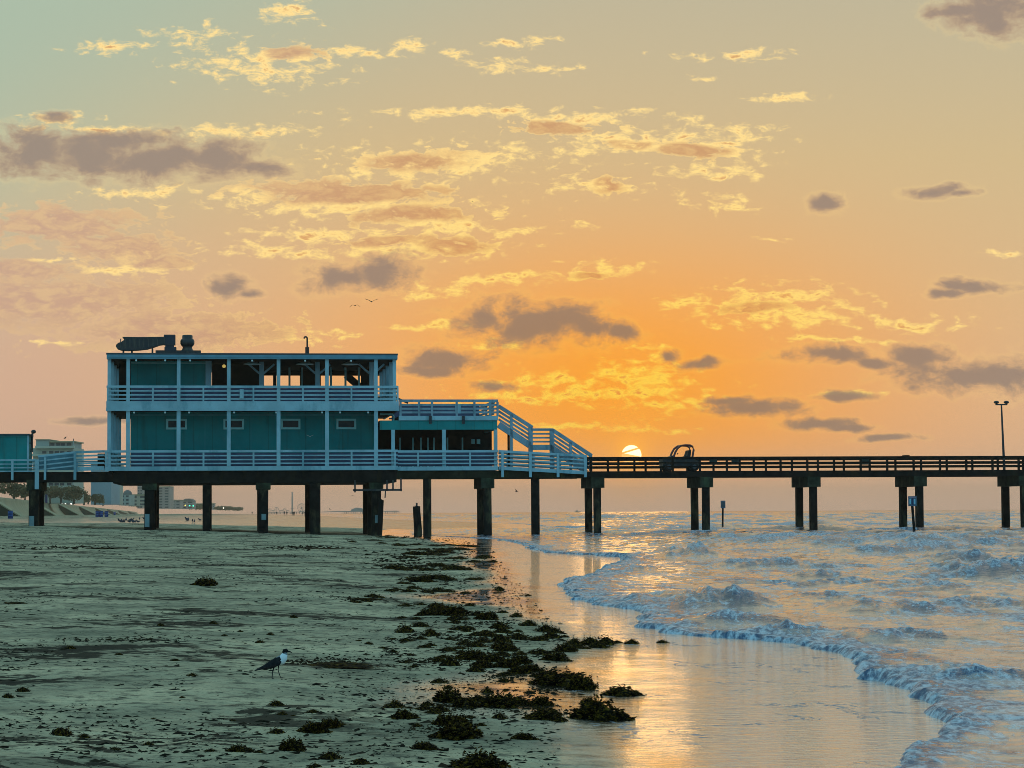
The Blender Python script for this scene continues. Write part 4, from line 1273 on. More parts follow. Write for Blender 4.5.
# ------------------------------------------------------------------ pier furniture
def vz(px, py, v):
    return Z(py, px, v)
v = PW - 0.25
lp = thing('lamp_post', 'tall slim lamp post with two floodlights rising from the dark pier railing at right', 'lamp post', (U(1004.3, 470, v), v, zd))
pt0, pt1 = (U(1004.3, 470, v), v, zd), (U(1001.4, 405, v), v, vz(1001, 404.6, v))
part('pole', MB().tube([pt0, pt1], [0.10, 0.055], 8), 'metal', lp)
part('crossbar', MB().beam((pt1[0] - 0.42, v, pt1[2]), (pt1[0] + 0.42, v, pt1[2]), 0.08, 0.09), 'metal', lp)
for s_ in (-1, 1):
    c = (pt1[0] + s_ * 0.36, v, pt1[2] + 0.16)
    mb = MB().ball(c, (0.20, 0.17, 0.11), 10, 6).box(c[0] - 0.03, c[0] + 0.03, v - 0.03, v + 0.03, pt1[2] + 0.04, pt1[2] + 0.12)
    part('floodlight', mb, 'metal', lp, True)

# utility vehicle
vc = 2.0
x_ = lambda px: U(px, 460, vc)
utv = thing('utility_vehicle', 'dark open utility vehicle with red roll cage parked on the pier near the sun', 'utility vehicle', (x_(680), vc, zd))
h_ = lambda py: vz(680, py, vc)
zb0, zb1 = zd + 0.34, h_(459)
x0, x1 = x_(661), x_(698.5)
body = MB()
body.prism([(x0, zb0), (x1 - 0.2, zb0), (x1, zb0 + 0.25), (x1 - 0.1, h_(461)), (x_(690), zb1), (x_(684), zb1 - 0.05), (x_(674), zb1 - 0.05), (x_(672), h_(455.5)), (x0 + 0.2, h_(458.5)), (x0, h_(462))], vc - 0.62, vc + 0.62)
part('body', body, 'metal', utv)
part('cargo_bed', MB().box(x0 - 0.02, x_(670), vc - 0.66, vc + 0.66, h_(463), h_(457.6)), 'metal', utv)
for xx in (x0 + 0.42, x1 - 0.42):
    for vv in (vc - 0.72, vc + 0.50):
        w_ = part('wheel', MB().tube([(xx, vv, zd + 0.31), (xx, vv + 0.04, zd + 0.31), (xx, vv + 0.18, zd + 0.31), (xx, vv + 0.22, zd + 0.31)], [0.24, 0.31, 0.31, 0.24], 16), 'rubber', utv)
        part('rim', MB().tube([(xx, vv - 0.01, zd + 0.31), (xx, vv - 0.003, zd + 0.31)], [0.14, 0.15], 12), 'steel', w_)
for vv, nm in ((vc - 0.6, 1), (vc + 0.6, 2)):
    pts = [(672, 457), (673.6, 452.5), (676, 448.5), (679.5, 446.0), (684, 445.4), (688.5, 445.6), (691, 447), (692, 450), (690.6, 457.5)]
    part('roll_cage', MB().tube([(x_(a), vv, h_(b_)) for a, b_ in pts], 0.075, 6), 'red', utv)
part('roll_cage', MB().tube([(x_(679.5), vc - 0.6, h_(446)), (x_(679.5), vc + 0.6, h_(446))], 0.05, 6), 'red', utv)
part('roll_cage', MB().tube([(x_(690.6), vc - 0.6, h_(446.8)), (x_(690.6), vc + 0.6, h_(446.8))], 0.05, 6), 'red', utv)
for vv in (vc - 0.32, vc + 0.32):
    part('seat', MB().prism([(x_(680), zb1 - 0.05), (x_(688.5), zb1 - 0.05), (x_(689.6), h_(451)), (x_(687.4), h_(450.4)), (x_(685.6), h_(456)), (x_(680), h_(457.4))], vv - 0.27, vv + 0.27), 'rubber', utv)
part('steering_wheel', MB().tube([(x_(676.4), vc - 0.45, h_(454.2)), (x_(677.2), vc - 0.32, h_(453.4)), (x_(676.4), vc - 0.2, h_(454.2))], 0.03, 6), 'rubber', utv)

# broken piles
v = -0.9
x_ = lambda px: U(px, 530, v)
bp = thing('broken_pile', 'stump of a broken dark pile standing alone in the wet sand before the pier', 'stump', (x_(417.5), v, 0))
mb = MB().tube([(x_(418.2), v, -1.0), (x_(418.0), v, vz(418, 530, v)), (x_(416.8), v, vz(417, 512, v)), (x_(416.6), v, vz(417, 506.4, v)), (x_(416.7), v, vz(417, 505.9, v))], [0.27, 0.26, 0.24, 0.24, 0.20], 12)
part('shaft', mb, 'pile', bp)
part('iron_pin', MB().tube([(x_(416.8), v, vz(417, 506.2, v)), (x_(416.8), v, vz(417, 502.8, v))], 0.06, 6), 'metal', bp)
v = -0.25
mb = MB()
a, b_ = (U(379.2, 535, v), v), (U(381.2, 500, v), v)
mb.add([(a[0] - 0.15, v - 0.15, -0.6), (a[0] + 0.15, v - 0.15, -0.6), (a[0] + 0.15, v + 0.15, -0.6), (a[0] - 0.15, v + 0.15, -0.6),
        (b_[0] - 0.16, v - 0.15, vz(381, 498, v)), (b_[0] + 0.16, v - 0.15, vz(381, 500.4, v)), (b_[0] + 0.16, v + 0.15, vz(381, 500.8, v)), (b_[0] - 0.16, v + 0.15, vz(381, 498.3, v))],
       [(0, 3, 2, 1), (4, 5, 6, 7), (0, 1, 5, 4), (1, 2, 6, 5), (2, 3, 7, 6), (3, 0, 4, 7)])
single('broken_timber', mb, 'timber', 'broken slanting timber leaning against a concrete pile below the right end of the pavilion', 'timber', (a[0], v, 0))

# signs in the water
def water_sign(base, top, x0, x1, y0, y1, label, faces):
    d = ray(*base)
    t = (0.0 - CAM_H) / d.z
    bx_, by_ = d.x * t, d.y * t
    k = by_ / F
    hz = lambda px, py: (Vector((0, 0, CAM_H)) + ray(px, py) * (by_ / ray(px, py).y))
    t_ = thing('warning_sign', label, 'sign', (bx_, by_, 0), 'W')
    tp = hz(*top)
    part('post', MB().tube([(bx_ + (bx_ - tp.x) * 0.3, by_, -0.8), (tp.x, by_, tp.z)], 0.075, 8), 'timber', t_)
    a, b_ = hz(x0, y1), hz(x1, y0)
    w, h = b_.x - a.x, b_.z - a.z
    p = part('panel', MB().box(a.x, b_.x, by_ - 0.13, by_ - 0.09, a.z, b_.z), 'signface', t_)
    for (u0, u1, v0, v1, mm) in faces:
        part('marking', MB().box(a.x + u0 * w, a.x + u1 * w, by_ - 0.138, by_ - 0.131, a.z + v0 * h, a.z + v1 * h), mm, p)
water_sign((722.6, 529.4), (722.9, 501), 720.6, 725.2, 500.6, 508.2, 'small grey warning sign on a post in the sea between the pier piles', [(0.15, 0.85, 0.15, 0.85, 'steel')])
water_sign((914.8, 537.6), (911.6, 497), 908.0, 916.2, 496.2, 506.2, 'blue and white warning sign on a leaning post in the surf before paired piles',
           [(0.1, 0.9, 0.86, 0.93, 'signpink'), (0.14, 0.32, 0.2, 0.75, 'signpale'), (0.42, 0.62, 0.12, 0.8, 'signnavy'), (0.64, 0.84, 0.2, 0.7, 'signpale')])

# ------------------------------------------------------------------ sea weed
def weed_mesh(seed, nf):
    r = np.random.default_rng(seed)
    vs, fs = [], []
    # matted core: lumpy low dome, radius 0.5
    n, mR = 18, 6
    lob = r.uniform(0.45, 1.3, n)
    lob = (lob + np.roll(lob, 1)) / 2
    for j in range(mR + 1):
        a = j / mR
        for k in range(n):
            th = 2 * math.pi * k / n
            rr = 0.46 * (1 - a ** 1.6) * lob[k] + 0.01
            vs.append((rr * math.cos(th), rr * math.sin(th), -0.06 + 0.40 * a ** 0.8 * (0.8 + 0.3 * math.sin(3 * th + seed))))
    for j in range(mR):
        for k in range(n):
            fs.append((j * n + k, j * n + (k + 1) % n, (j + 1) * n + (k + 1) % n, (j + 1) * n + k))
    # fronds
    for i in range(nf):
        th = r.uniform(0, 2 * math.pi)
        rho = 0.50 * math.sqrt(r.uniform(0, 1)) * lob[int(th / (2 * math.pi) * n) % n]
        lump = 0.75 + 0.5 * math.sin(2.3 * th + seed) * math.sin(5 * rho * 6 + seed)
        zt = max(0.0, 0.40 * (1 - (rho / 0.52) ** 2) * (0.35 + 0.85 * lump))
        p = Vector((rho * math.cos(th), rho * math.sin(th), zt * r.uniform(0.3, 1.0)))
        d = Vector((math.cos(th + r.normal(0, 0.9)) * r.uniform(0.3, 1), math.sin(th + r.normal(0, 0.9)) * r.uniform(0.3, 1), r.uniform(-0.3, 0.45))).normalized()
        L, w = r.uniform(0.035, 0.095), r.uniform(0.010, 0.026)
        s = d.cross(Vector(r.normal(0, 1, 3))).normalized() * w
        q1 = p + d * L * 0.5
        d2 = (d + Vector(r.normal(0, 0.5, 3))).normalized()
        q2 = q1 + d2 * L * 0.5
        o = len(vs)
        vs += [tuple(p - s * 0.5), tuple(p + s * 0.5), tuple(q1 + s), tuple(q1 - s), tuple(q2 + s * 0.2), tuple(q2 - s * 0.2)]
        fs += [(o, o + 1, o + 2, o + 3), (o + 3, o + 2, o + 4, o + 5)]
    me = bpy.data.meshes.new('seaweed_clump')
    me.from_pydata(vs, [], fs)
    me.materials.append(MT['weed'])
    me.update()
    return me

WEED = [weed_mesh(s_, 1500) for s_ in range(1, 7)]
WEEDS = [weed_mesh(s_, 420) for s_ in range(11, 16)]
NW = [0]


def clump(px, py, w, label=None, hgt=1.0):
    """px,py: middle of its foot in view; w: its width there"""
    p = on_ground(px, py)
    if p.y > 200: return
    d = p.y / F
    W_ = w * d
    me = random.choice(WEED if w > 26 else WEEDS)
    o = bpy.data.objects.new('seaweed_clump', me)
    COL.objects.link(o)
    dep = W_ * random.uniform(0.75, 1.15)
    o.location = (p.x, p.y + dep * 0.35, float(ground_z(p.x, p.y)) - 0.004)
    o.rotation_euler = (0, 0, random.uniform(-0.5, 0.5) + random.choice((0, math.pi)))
    hh = min(W_, 0.42) * hgt * random.uniform(0.55, 0.95)
    o.scale = (W_, dep, hh)
    NW[0] += 1
    tag(o, label or 'small dark brown seaweed clump, one of many scattered over the sand', 'seaweed', 'seaweed clumps washed up on the beach')
    return o


NAMED = [(478, 770, 60, 'big dark seaweed clump at the bottom edge of the photo on dry sand'),
         (423, 750, 31, 'round bushy seaweed clump alone left of the heap above the bottom one'),
         (458, 740, 58, 'broad dark seaweed mound just behind the round bushy clump'),
         (451, 726, 46, 'rounded seaweed mound behind the broad dark mound'),
         (404, 719, 28, 'low seaweed clump leftmost before the row of dark mounds'),
         (417, 727, 13, 'tiny seaweed tuft below the leftmost low clump of the row'),
         (394, 708, 24, 'flat seaweed clump at the far left end of the foreground row'),
         (448, 703, 38, 'yellowish seaweed clump at the back of the foreground row'),
         (501, 708, 48, 'wide bristly seaweed clump in the middle of the foreground row'),
         (542, 720, 38, 'seaweed clump beside shining wet sand right of the wide bristly one'),
         (524, 740, 29, 'lone round seaweed clump on shining sand right of the broad mound'),
         (584, 712, 24, 'upright seaweed tuft at the left end of the heap on wet sand'),
         (599, 720, 58, 'large black seaweed heap lying out on the shining wet sand'),
         (541, 706, 28, 'small bristly seaweed clump behind the wide bristly one'),
         (622, 696, 38, 'rounded seaweed clump farthest right on the wet sand'),
         (562, 686, 72, 'long dense seaweed bank ending right at the wet sand'),
         (582, 690, 36, 'dark rounded end of the long dense seaweed bank'),
         (556, 661, 30, 'rounded seaweed clump before the long dark ridge'),
         (566, 652, 28, 'seaweed clump behind the rounded one beside the golden glitter'),
         (487, 693, 15, 'tiny seaweed tuft on bare sand left of two others'),
         (529, 693, 13, 'tiny seaweed tuft on bare sand below the dense bank'),
         (313, 734, 36, 'yellow green seaweed clump left of the round bushy foreground one'),
         (329, 728, 28, 'yellow green seaweed clump just behind its larger neighbour at left'),
         (291, 751, 32, 'low seaweed clump near the bottom edge left of the yellow green pair'),
         (238, 752, 28, 'ragged seaweed clump near the bottom edge farther left'),
         (275, 734, 20, 'small seaweed tuft on plain sand left of the yellow green pair'),
         (330, 760, 26, 'seaweed clump at the bottom edge right of the low clump'),
         (60, 736, 26, 'dark seaweed lump near the left bottom corner'),
         (204, 586, 30, 'dark low heap of weed alone in the middle of the beach'),
         (632, 644, 17, 'little seaweed clump alone right of the dark ridge on golden sand'),
         (663, 643, 14, 'little seaweed clump at the foam edge, farthest right of all'),
         (499, 590, 12, 'small seaweed clump alone on wet sand, upper one of two'),
         (528, 596, 8, 'very small seaweed clump alone on wet sand, lower right of two'),
         (502, 613, 13, 'small round seaweed clump near the shining silver sand')]
for px, py, w, lb in NAMED:
    clump(px, py, w, lb)
MORE = [(430, 636, 22), (404, 632, 20), (430, 646, 15), (438, 662, 22), (466, 632, 17), (454, 616, 34), (440, 612, 30), (487, 620, 28), (477, 616, 20), (518, 632, 14), (545, 632, 34), (528, 626, 22),
        (516, 617, 16), (500, 629, 24), (555, 633, 24), (436, 608, 22), (470, 606, 12), (574, 645, 30), (590, 645, 34), (606, 645, 34), (617, 643, 18), (500, 642, 34), (482, 643, 30), (520, 640, 26), (540, 641, 30),
        (466, 645, 30), (450, 640, 16), (470, 660, 46), (450, 666, 34), (490, 662, 40), (508, 668, 44), (530, 672, 44), (548, 678, 40), (476, 672, 30), (500, 656, 34), (520, 655, 26), (460, 654, 22), (505, 682, 22),
        (465, 708, 28), (428, 706, 18), (440, 712, 22), (486, 707, 24), (520, 704, 26), (555, 716, 22), (500, 719, 18), (560, 722, 20), (590, 705, 22), (612, 720, 26), (480, 726, 14),
        (259, 753, 14), (209, 752, 16), (82, 738, 14), (312, 713, 16), (275, 706, 18), (282, 715, 12), (191, 676, 14), (260, 643, 12), (69, 649, 13), (22, 692, 17), (7, 698, 14), (232, 721, 8), (148, 745, 12),
        (153, 719, 7), (114, 750, 14), (314, 768, 16), (336, 725, 18), (360, 765, 20), (182, 698, 7), (293, 716, 7), (174, 661, 12), (118, 655, 10), (270, 635, 9), (224, 636, 8), (293, 618, 10), (160, 626, 9), (213, 624, 10), (240, 632, 7)]
for px, py, w in MORE:
    clump(px, py, w * (0.72 if 630 < py < 690 and px > 430 else 1.0))
r2 = random.Random(3)
for (xa, ya, xb, yb_, n, w) in ((432, 612, 500, 640, 6, 17), (470, 634, 566, 640, 7, 18), (440, 655, 520, 662, 5, 20), (470, 668, 560, 682, 5, 22), (520, 655, 600, 648, 5, 18), (404, 664, 450, 690, 5, 14), (470, 700, 560, 712, 6, 22), (400, 706, 470, 720, 5, 18), (350, 640, 420, 660, 5, 10)):
    for i in range(n):
        f = (i + r2.random()) / n
        clump(xa + (xb - xa) * f, ya + (yb_ - ya) * f + r2.uniform(-3, 3), w * r2.uniform(0.55, 1.4), None, 0.85)
# banks of weed drifted along the old tide line, farther up the shore
for (xa, xb, yb, n, w) in ((398, 474, 548, 16, 15), (404, 460, 556, 14, 15), (468, 498, 560, 9, 11), (385, 470, 568, 18, 13), (396, 452, 582, 16, 15), (385, 440, 591, 12, 13),
                           (442, 476, 592, 5, 9), (470, 486, 580, 4, 11), (345, 378, 600, 6, 12), (395, 425, 604, 5, 10), (400, 470, 618, 10, 14), (390, 470, 630, 10, 12), (420, 520, 650, 12, 16), (385, 425, 640, 8, 9), (500, 590, 692, 6, 7),
                           (375, 400, 538, 6, 10), (350, 400, 543, 8, 9)):
    n = max(2, int(n * 0.55))
    for i in range(n):
        clump(xa + (xb - xa) * (i + r2.random()) / n, yb + r2.uniform(-3.2, 3.2), w * r2.uniform(0.9, 2.2), None, 0.7)
for px, py, w, hg, lb in ((330, 667, 88, 0.14, 'long flat black mat of weed on the sand just right of the walking gull'), (310, 549, 70, 0.12, 'long thin dark weed mat before the right hand pavilion piles'), (92, 549, 80, 0.12, 'long thin dark weed mat in front of the second pile from the left'),
                          (12, 604, 34, 0.2, 'flat dark weed mat at the left photo edge halfway down'), (204, 587, 64, 0.10, 'thin dark skirt of weed spread round the low heap in the middle of the beach'), (358, 600, 40, 0.25, 'flat dark weed mat left of the silver wet sand')):
    clump(px, py, w, lb, hg)

# the matted trail between the clumps: shreds without number
def flakes(name, xv, yv, L, Hh, r, m_, label):
    n = len(xv)
    gz = ground_z(xv, yv)
    an = r.uniform(0, np.pi, n)
    el = r.uniform(0.25, 0.9, n)
    K = 7
    vsx = []
    for k in range(K):
        a = 2 * np.pi * k / K
        rr = L * r.uniform(0.3, 1.4, n)
        lx_, ly_ = rr * np.cos(a), rr * np.sin(a) * el
        vsx.append(np.stack([xv + lx_ * np.cos(an) - ly_ * np.sin(an), yv + lx_ * np.sin(an) + ly_ * np.cos(an), gz - 0.006], -1))
    vsx.append(np.stack([xv + r.normal(0, 0.4, n) * L, yv + r.normal(0, 0.4, n) * L, gz + Hh], -1))
    V = np.stack(vsx, 1)
    b0 = np.arange(n) * (K + 1)
    tri = np.concatenate([np.stack([b0 + k, b0 + (k + 1) % K, b0 + K], -1) for k in range(K)], 0)
    me = bpy.data.meshes.new(name)
    me.vertices.add(n * (K + 1)); me.vertices.foreach_set('co', V.astype(np.float32).ravel())
    me.loops.add(len(tri) * 3); me.loops.foreach_set('vertex_index', tri.astype(np.int32).ravel())
    me.polygons.add(len(tri)); me.polygons.foreach_set('loop_start', np.arange(0, 3 * len(tri), 3, dtype=np.int32)); me.polygons.foreach_set('loop_total', np.full(len(tri), 3, dtype=np.int32))
    me.update(); me.validate()
    me.materials.append(MT[m_])
    o = bpy.data.objects.new(name, me)
    COL.objects.link(o)
    return tag(o, label, 'seaweed', None, 'stuff')


TRAIL = [(332, 661, 44, 5), (300, 663, 16, 3), (300, 548, 40, 2), (60, 548, 50, 1.5), (110, 640, 60, 2), (404, 538, 24, 1.5), (440, 552, 40, 3), (425, 567, 46, 3.5), (432, 581, 42, 3), (412, 591, 34, 2.5), (365, 599, 26, 1.8), (455, 613, 36, 4), (482, 622, 46, 4), (505, 638, 62, 5), (570, 645, 46, 2.5), (490, 658, 62, 6),
         (525, 676, 60, 6), (440, 640, 46, 6), (420, 660, 40, 8), (465, 706, 66, 5), (540, 712, 40, 4), (450, 730, 46, 5), (400, 560, 40, 10), (560, 690, 30, 4), (600, 716, 22, 3)]
r = np.random.default_rng(12)
qx, qy = [], []
for (px, py, hx, hy) in TRAIL:
    n_ = int(10 + hx * hy * 1.1)
    qx.append(px + r.normal(0, 0.55, n_) * hx); qy.append(py + r.normal(0, 0.55, n_) * hy)
qx, qy = np.concatenate(qx), np.concatenate(qy)
Mc = np.array(M_cam.to_3x3())
dv = Mc @ np.stack([(qx - CX) / F, -(qy - CY) / F, -np.ones(len(qx))])
zz_ = np.zeros(len(qx))
for _ in range(30):
    tt_ = (zz_ - CAM_H) / dv[2]
    tx, ty = dv[0] * tt_, dv[1] * tt_
    zz_ = 0.5 * zz_ + 0.5 * ground_z(tx, ty)
tl2 = r.uniform(1.2, 5.0, len(tx)) * ty / F
s_t = np.interp(ty, MEAN[:, 0], MEAN[:, 1]) - tx
ok = ((fbm(tx * 1.6, ty * 0.9, 401, 3) > -0.18) | (qx < 350)) & (s_t > 1.7) & (ty > 12) & (ty < 190)
tx, ty, tl2 = tx[ok], ty[ok], tl2[ok]
flakes('seaweed_mat', tx, ty, tl2, tl2 * r.uniform(0.12, 0.40, len(tx)), r, 'weedmat', 'matted olive brown weed scraps lying between the clumps along the tide line')

# shreds of weed strewn over the sand: too many to count
r = np.random.default_rng(5)
N = 60000
yv = 12.5 * (150 / 12.5) ** (r.random(N) ** 0.9)
xv = yv * r.uniform(-0.245, 0.02, N)
s_in = np.interp(yv, MEAN[:, 0], MEAN[:, 1]) - xv
dens = sstep(0.02, 0.40, fbm(xv * 0.45, yv * 0.30, 301, 3) + 0.35 * fbm(xv * 2.0, yv * 1.2, 305, 2)) * 0.9 + 0.035
band = np.exp(-((s_in - 3.0) / 1.2) ** 2) * 0.75
ok = (s_in > 1.9) & (r.random(N) < dens + band)
xv, yv = xv[ok], yv[ok]
n = len(xv)
L = 0.008 + 0.06 * r.random(n) ** 4 + 0.0008 * yv * r.random(n) ** 2
flakes('seaweed_litter', xv, yv, L, L * r.uniform(0.05, 0.24, n), r, 'litter', 'dark shreds of dry seaweed strewn over the sand')

# ------------------------------------------------------------------ birds
def loft(stations, n=10):
    """stations: (x, y, z, ry, rz) rings across a spine lying in x/z"""
    mb = MB()
    vs, fs = [], []
    m_ = len(stations)
    for i, (x, y, z, ry, rz_) in enumerate(stations):
        a, b_ = stations[max(0, i - 1)], stations[min(m_ - 1, i + 1)]
        d = Vector((b_[0] - a[0], b_[1] - a[1], b_[2] - a[2])).normalized()
        up = Vector((0, 1, 0)).cross(d) * -1
        for k in range(n):
            t = 2 * math.pi * k / n
            p = Vector((x, y, z)) + Vector((0, 1, 0)) * ry * math.cos(t) + up * rz_ * math.sin(t)
            vs.append(p)
    for i in range(m_ - 1):
        for k in range(n):
            fs.append((i * n + k, i * n + (k + 1) % n, (i + 1) * n + (k + 1) % n, (i + 1) * n + k))
    fs.append(tuple(range(n - 1, -1, -1)))
    fs.append(tuple((m_ - 1) * n + k for k in range(n)))
    return mb.add(vs, fs)


g0 = on_ground(276.5, 678.6)
ks = g0.y / F
gx_ = lambda px: g0.x + (px - 276.5) * ks
gz_ = lambda py: g0.z + (678.6 - py) * ks
gull = thing('standing_gull', 'black headed gull with white breast walking on the dark littered sand', 'gull', (g0.x, g0.y, g0.z), 'W')
st_ = [(262, 667.6, .8, .6), (266, 666.0, 2.2, 1.8), (271, 664.4, 3.4, 3.3), (276, 662.6, 4.1, 4.2), (280.5, 660.4, 4.2, 4.6), (283.6, 657.4, 3.4, 3.8), (284.8, 654.4, 2.5, 2.6), (285.2, 652.6, 2.3, 2.2)]
body = loft([(gx_(a), g0.y, gz_(b_), ry * ks, rz_ * ks) for a, b_, ry, rz_ in st_], 12)
part('body', body, 'gullshaded', gull, True)
part('breast', loft([(gx_(278.6), g0.y, gz_(662.2), 4.3 * ks, 4.3 * ks), (gx_(281.4), g0.y, gz_(660.2), 4.35 * ks, 4.75 * ks), (gx_(283.7), g0.y, gz_(657.3), 3.55 * ks, 3.95 * ks), (gx_(284.8), g0.y, gz_(654.3), 2.65 * ks, 2.75 * ks)], 12), 'gullwhite', gull, True)
for (hx, hy, kx, ky, fx_, fy_, off) in ((274.6, 666, 272.8, 671.5, 272.2, 678.2, -1.2), (278.4, 665.5, 278.2, 671.2, 280.4, 677.6, 1.2)):
    y_ = g0.y + off * ks
    lg_ = MB().tube([(gx_(hx), y_, gz_(hy)), (gx_(kx), y_, gz_(ky)), (gx_(fx_), y_, gz_(fy_))], [0.9 * ks, 0.45 * ks, 0.4 * ks], 6)
    zf = gz_(fy_)
    lg_.add([(gx_(fx_ - 0.4), y_, zf - 0.2 * ks), (gx_(fx_ + 2.6), y_ - 1.2 * ks, zf - 0.5 * ks), (gx_(fx_ + 3.0), y_, zf - 0.5 * ks), (gx_(fx_ + 2.6), y_ + 1.2 * ks, zf - 0.5 * ks), (gx_(fx_), y_, zf + 0.5 * ks)],
             [(0, 1, 2, 3), (0, 4, 1), (1, 4, 2), (2, 4, 3), (3, 4, 0)])
    part('leg', lg_, 'gulldark', gull)
hd = loft([(gx_(283.4), g0.y, gz_(653.4), 1.9 * ks, 1.6 * ks), (gx_(284.6), g0.y, gz_(651.6), 2.7 * ks, 2.5 * ks), (gx_(286.4), g0.y, gz_(651.2), 2.5 * ks, 2.3 * ks), (gx_(287.8), g0.y, gz_(651.6), 1.3 * ks, 1.3 * ks)], 12)
part('hood', hd, 'gullhead', gull, True)
part('bill', loft([(gx_(287.4), g0.y, gz_(651.7), .8 * ks, .9 * ks), (gx_(289.8), g0.y, gz_(652.0), .6 * ks, .7 * ks), (gx_(292), g0.y, gz_(652.9), .15 * ks, .2 * ks)], 8), 'gulldark', gull, True)
for s_ in (-1, 1):
    wst = [(281.4, 659.2, .8, 2.8), (277, 661.8, 1.3, 4.6), (271, 664.8, 1.3, 4.0), (264, 667.4, .9, 1.7), (258, 669.6, .6, .8), (254.5, 670.8, .3, .3)]
    offs = [3.4, 3.7, 3.1, 1.9, 1.0, 0.6]
    part('wing', loft([(gx_(a), g0.y + s_ * of * ks, gz_(b_), ry * ks, rz_ * ks) for (a, b_, ry, rz_), of in zip(wst, offs)], 10), 'gulldark', gull, True)
bk = loft([(gx_(281.4), g0.y, gz_(657.6), 3.2 * ks, .6 * ks), (gx_(277), g0.y, gz_(659.3), 4.0 * ks, 1.0 * ks), (gx_(270), g0.y, gz_(662.7), 3.2 * ks, 1.0 * ks), (gx_(262), g0.y, gz_(666.8), 1.8 * ks, .6 * ks), (gx_(255), g0.y, gz_(670.4), 1.0 * ks, .3 * ks)], 10)
part('mantle', bk, 'gulldark', gull, True)


def flying_bird(px, py, span_px, dist, lift, turn, label, m_, bank=0.0):
    """lift>0: wings raised in a V; <0: drooping tips"""
    d = ray(px, py)
    p = Vector((0, 0, CAM_H)) + d * (dist / d.y)
    S = span_px * dist / F
    t_ = thing('flying_gull', label, 'gull', p, 'W', 'gulls in the air')
    P_ = lambda x, y, z: (p.x + x * S, p.y + y * S, p.z + z * S)
    b_ = loft([(-0.26, 0, 0.0, .012, .008), (-0.14, 0, 0.0, .035, .03), (0, 0, 0, .05, .05), (0.10, 0, 0.0, .042, .042), (0.17, 0, 0.01, .034, .034), (0.21, 0, 0.0, .015, .015), (0.25, 0, -0.005, .004, .004)], 8)
    part('body', MB().add([P_(*q2) for q2 in b_.v], b_.f), m_, t_, True)
    for s_ in (-1, 1):
        prof = [(0.03, 0.0, 0.09), (0.22, lift * 0.16 if lift > 0 else 0.05, 0.085), (0.40, lift * 0.24 if lift > 0 else -0.02 + lift * 0.08, 0.055), (0.50, lift * 0.30 if lift > 0 else lift * 0.22, 0.01)]
        vs = []
        for (yy_, zz_, ch) in prof:
            sw_ = -0.25 * max(0, yy_ - 0.2)
            vs += [P_(0.06 + sw_, s_ * yy_, zz_ + 0.012), P_(0.06 + sw_ - 2 * ch, s_ * yy_, zz_ + 0.004), P_(0.06 + sw_ - ch, s_ * yy_, zz_ - 0.012)]
        fs = []
        for i in range(3):
            for k in range(3):
                fs.append((3 * i + k, 3 * i + (k + 1) % 3, 3 * i + 3 + (k + 1) % 3, 3 * i + 3 + k))
        fs += [(0, 1, 2), (9, 11, 10)]
        part('wing', MB().add(vs, fs), m_, t_)
    t_.rotation_euler = (bank, 0, turn)
    return t_


flying_bird(355, 305.4, 11, 190, -0.7, R(80), 'gull with drooping wings above the pavilion, left one of a pair', 'gulldark')
flying_bird(371.5, 301.6, 13, 190, 0.7, R(-75), 'gull with raised wings above the pavilion, right one of a pair', 'gulldark')
flying_bird(472.4, 201.5, 3.2, 260, 0.3, R(20), 'tiny dark bird alone high among the clouds', 'gulldark')
flying_bird(516.5, 491.5, 7, 230, 0.5, R(150), 'gull flying below the pier deck between two right hand piles', 'gulldark', R(25))
flying_bird(352.5, 495.6, 5, 260, -0.7, R(90), 'gull gliding under the pavilion near the hanging pipe frame', 'gulldark')
flying_bird(330, 509.3, 4, 260, 0.6, R(140), 'gull low over the far beach seen under the pavilion', 'gulldark', R(20))
flying_bird(310, 436.6, 7, 143, 0.8, R(95), 'pale gull passing before the teal lower wall below a window', 'gullwhite')

# a flock resting on the beach beyond the pier
r3 = random.Random(9)
first = None
for i in range(22):
    px, py = 117 + 30 * r3.random() ** 0.9, 521.6 + r3.uniform(-2.2, 1.4)
    if i > 14: px, py = 152 + 60 * r3.random(), 521.5 + r3.uniform(-1.5, 1.5)
    p = on_ground(px, py)
    if first is None:
        first = thing('resting_gull', None, 'gull', p, 'W')
        f0 = p.copy()
        b_ = loft([(-0.34, 0, 0.10, .01, .01), (-0.18, 0, 0.13, .07, .06), (0, 0, 0.15, .11, .11), (0.12, 0, 0.19, .09, .10), (0.17, 0, 0.28, .055, .06), (0.20, 0, 0.34, .055, .055), (0.26, 0, 0.345, .03, .03), (0.34, 0, 0.33, .006, .006)], 8)
        for s_ in (-1, 1):
            b_.tube([(0.0, s_ * 0.05, 0.10), (0.01, s_ * 0.05, -0.01)], 0.012, 5)
        part('body', MB().add([(p.x + x * 0.75, p.y + y * 0.75, p.z + z * 0.75) for x, y, z in b_.v], b_.f), 'gullpurple', first, True)
        o = first
    else:
        o = copy_tree(first)
        o.location = p
        o.rotation_euler = (0, 0, r3.uniform(0, 6.28))
        o.scale = (1, 1, 1) if r3.random() < .7 else (1.2, 1.2, 1.2)
    tag(o, 'dark bird resting on the pale beach beyond the pavilion, one of a loose flock', 'gull', 'birds resting on the far beach')

# ------------------------------------------------------------------ far shore
def at_d(px, py, dist):
    d = ray(px, py)
    return Vector((0, 0, CAM_H)) + d * (dist / d.y)


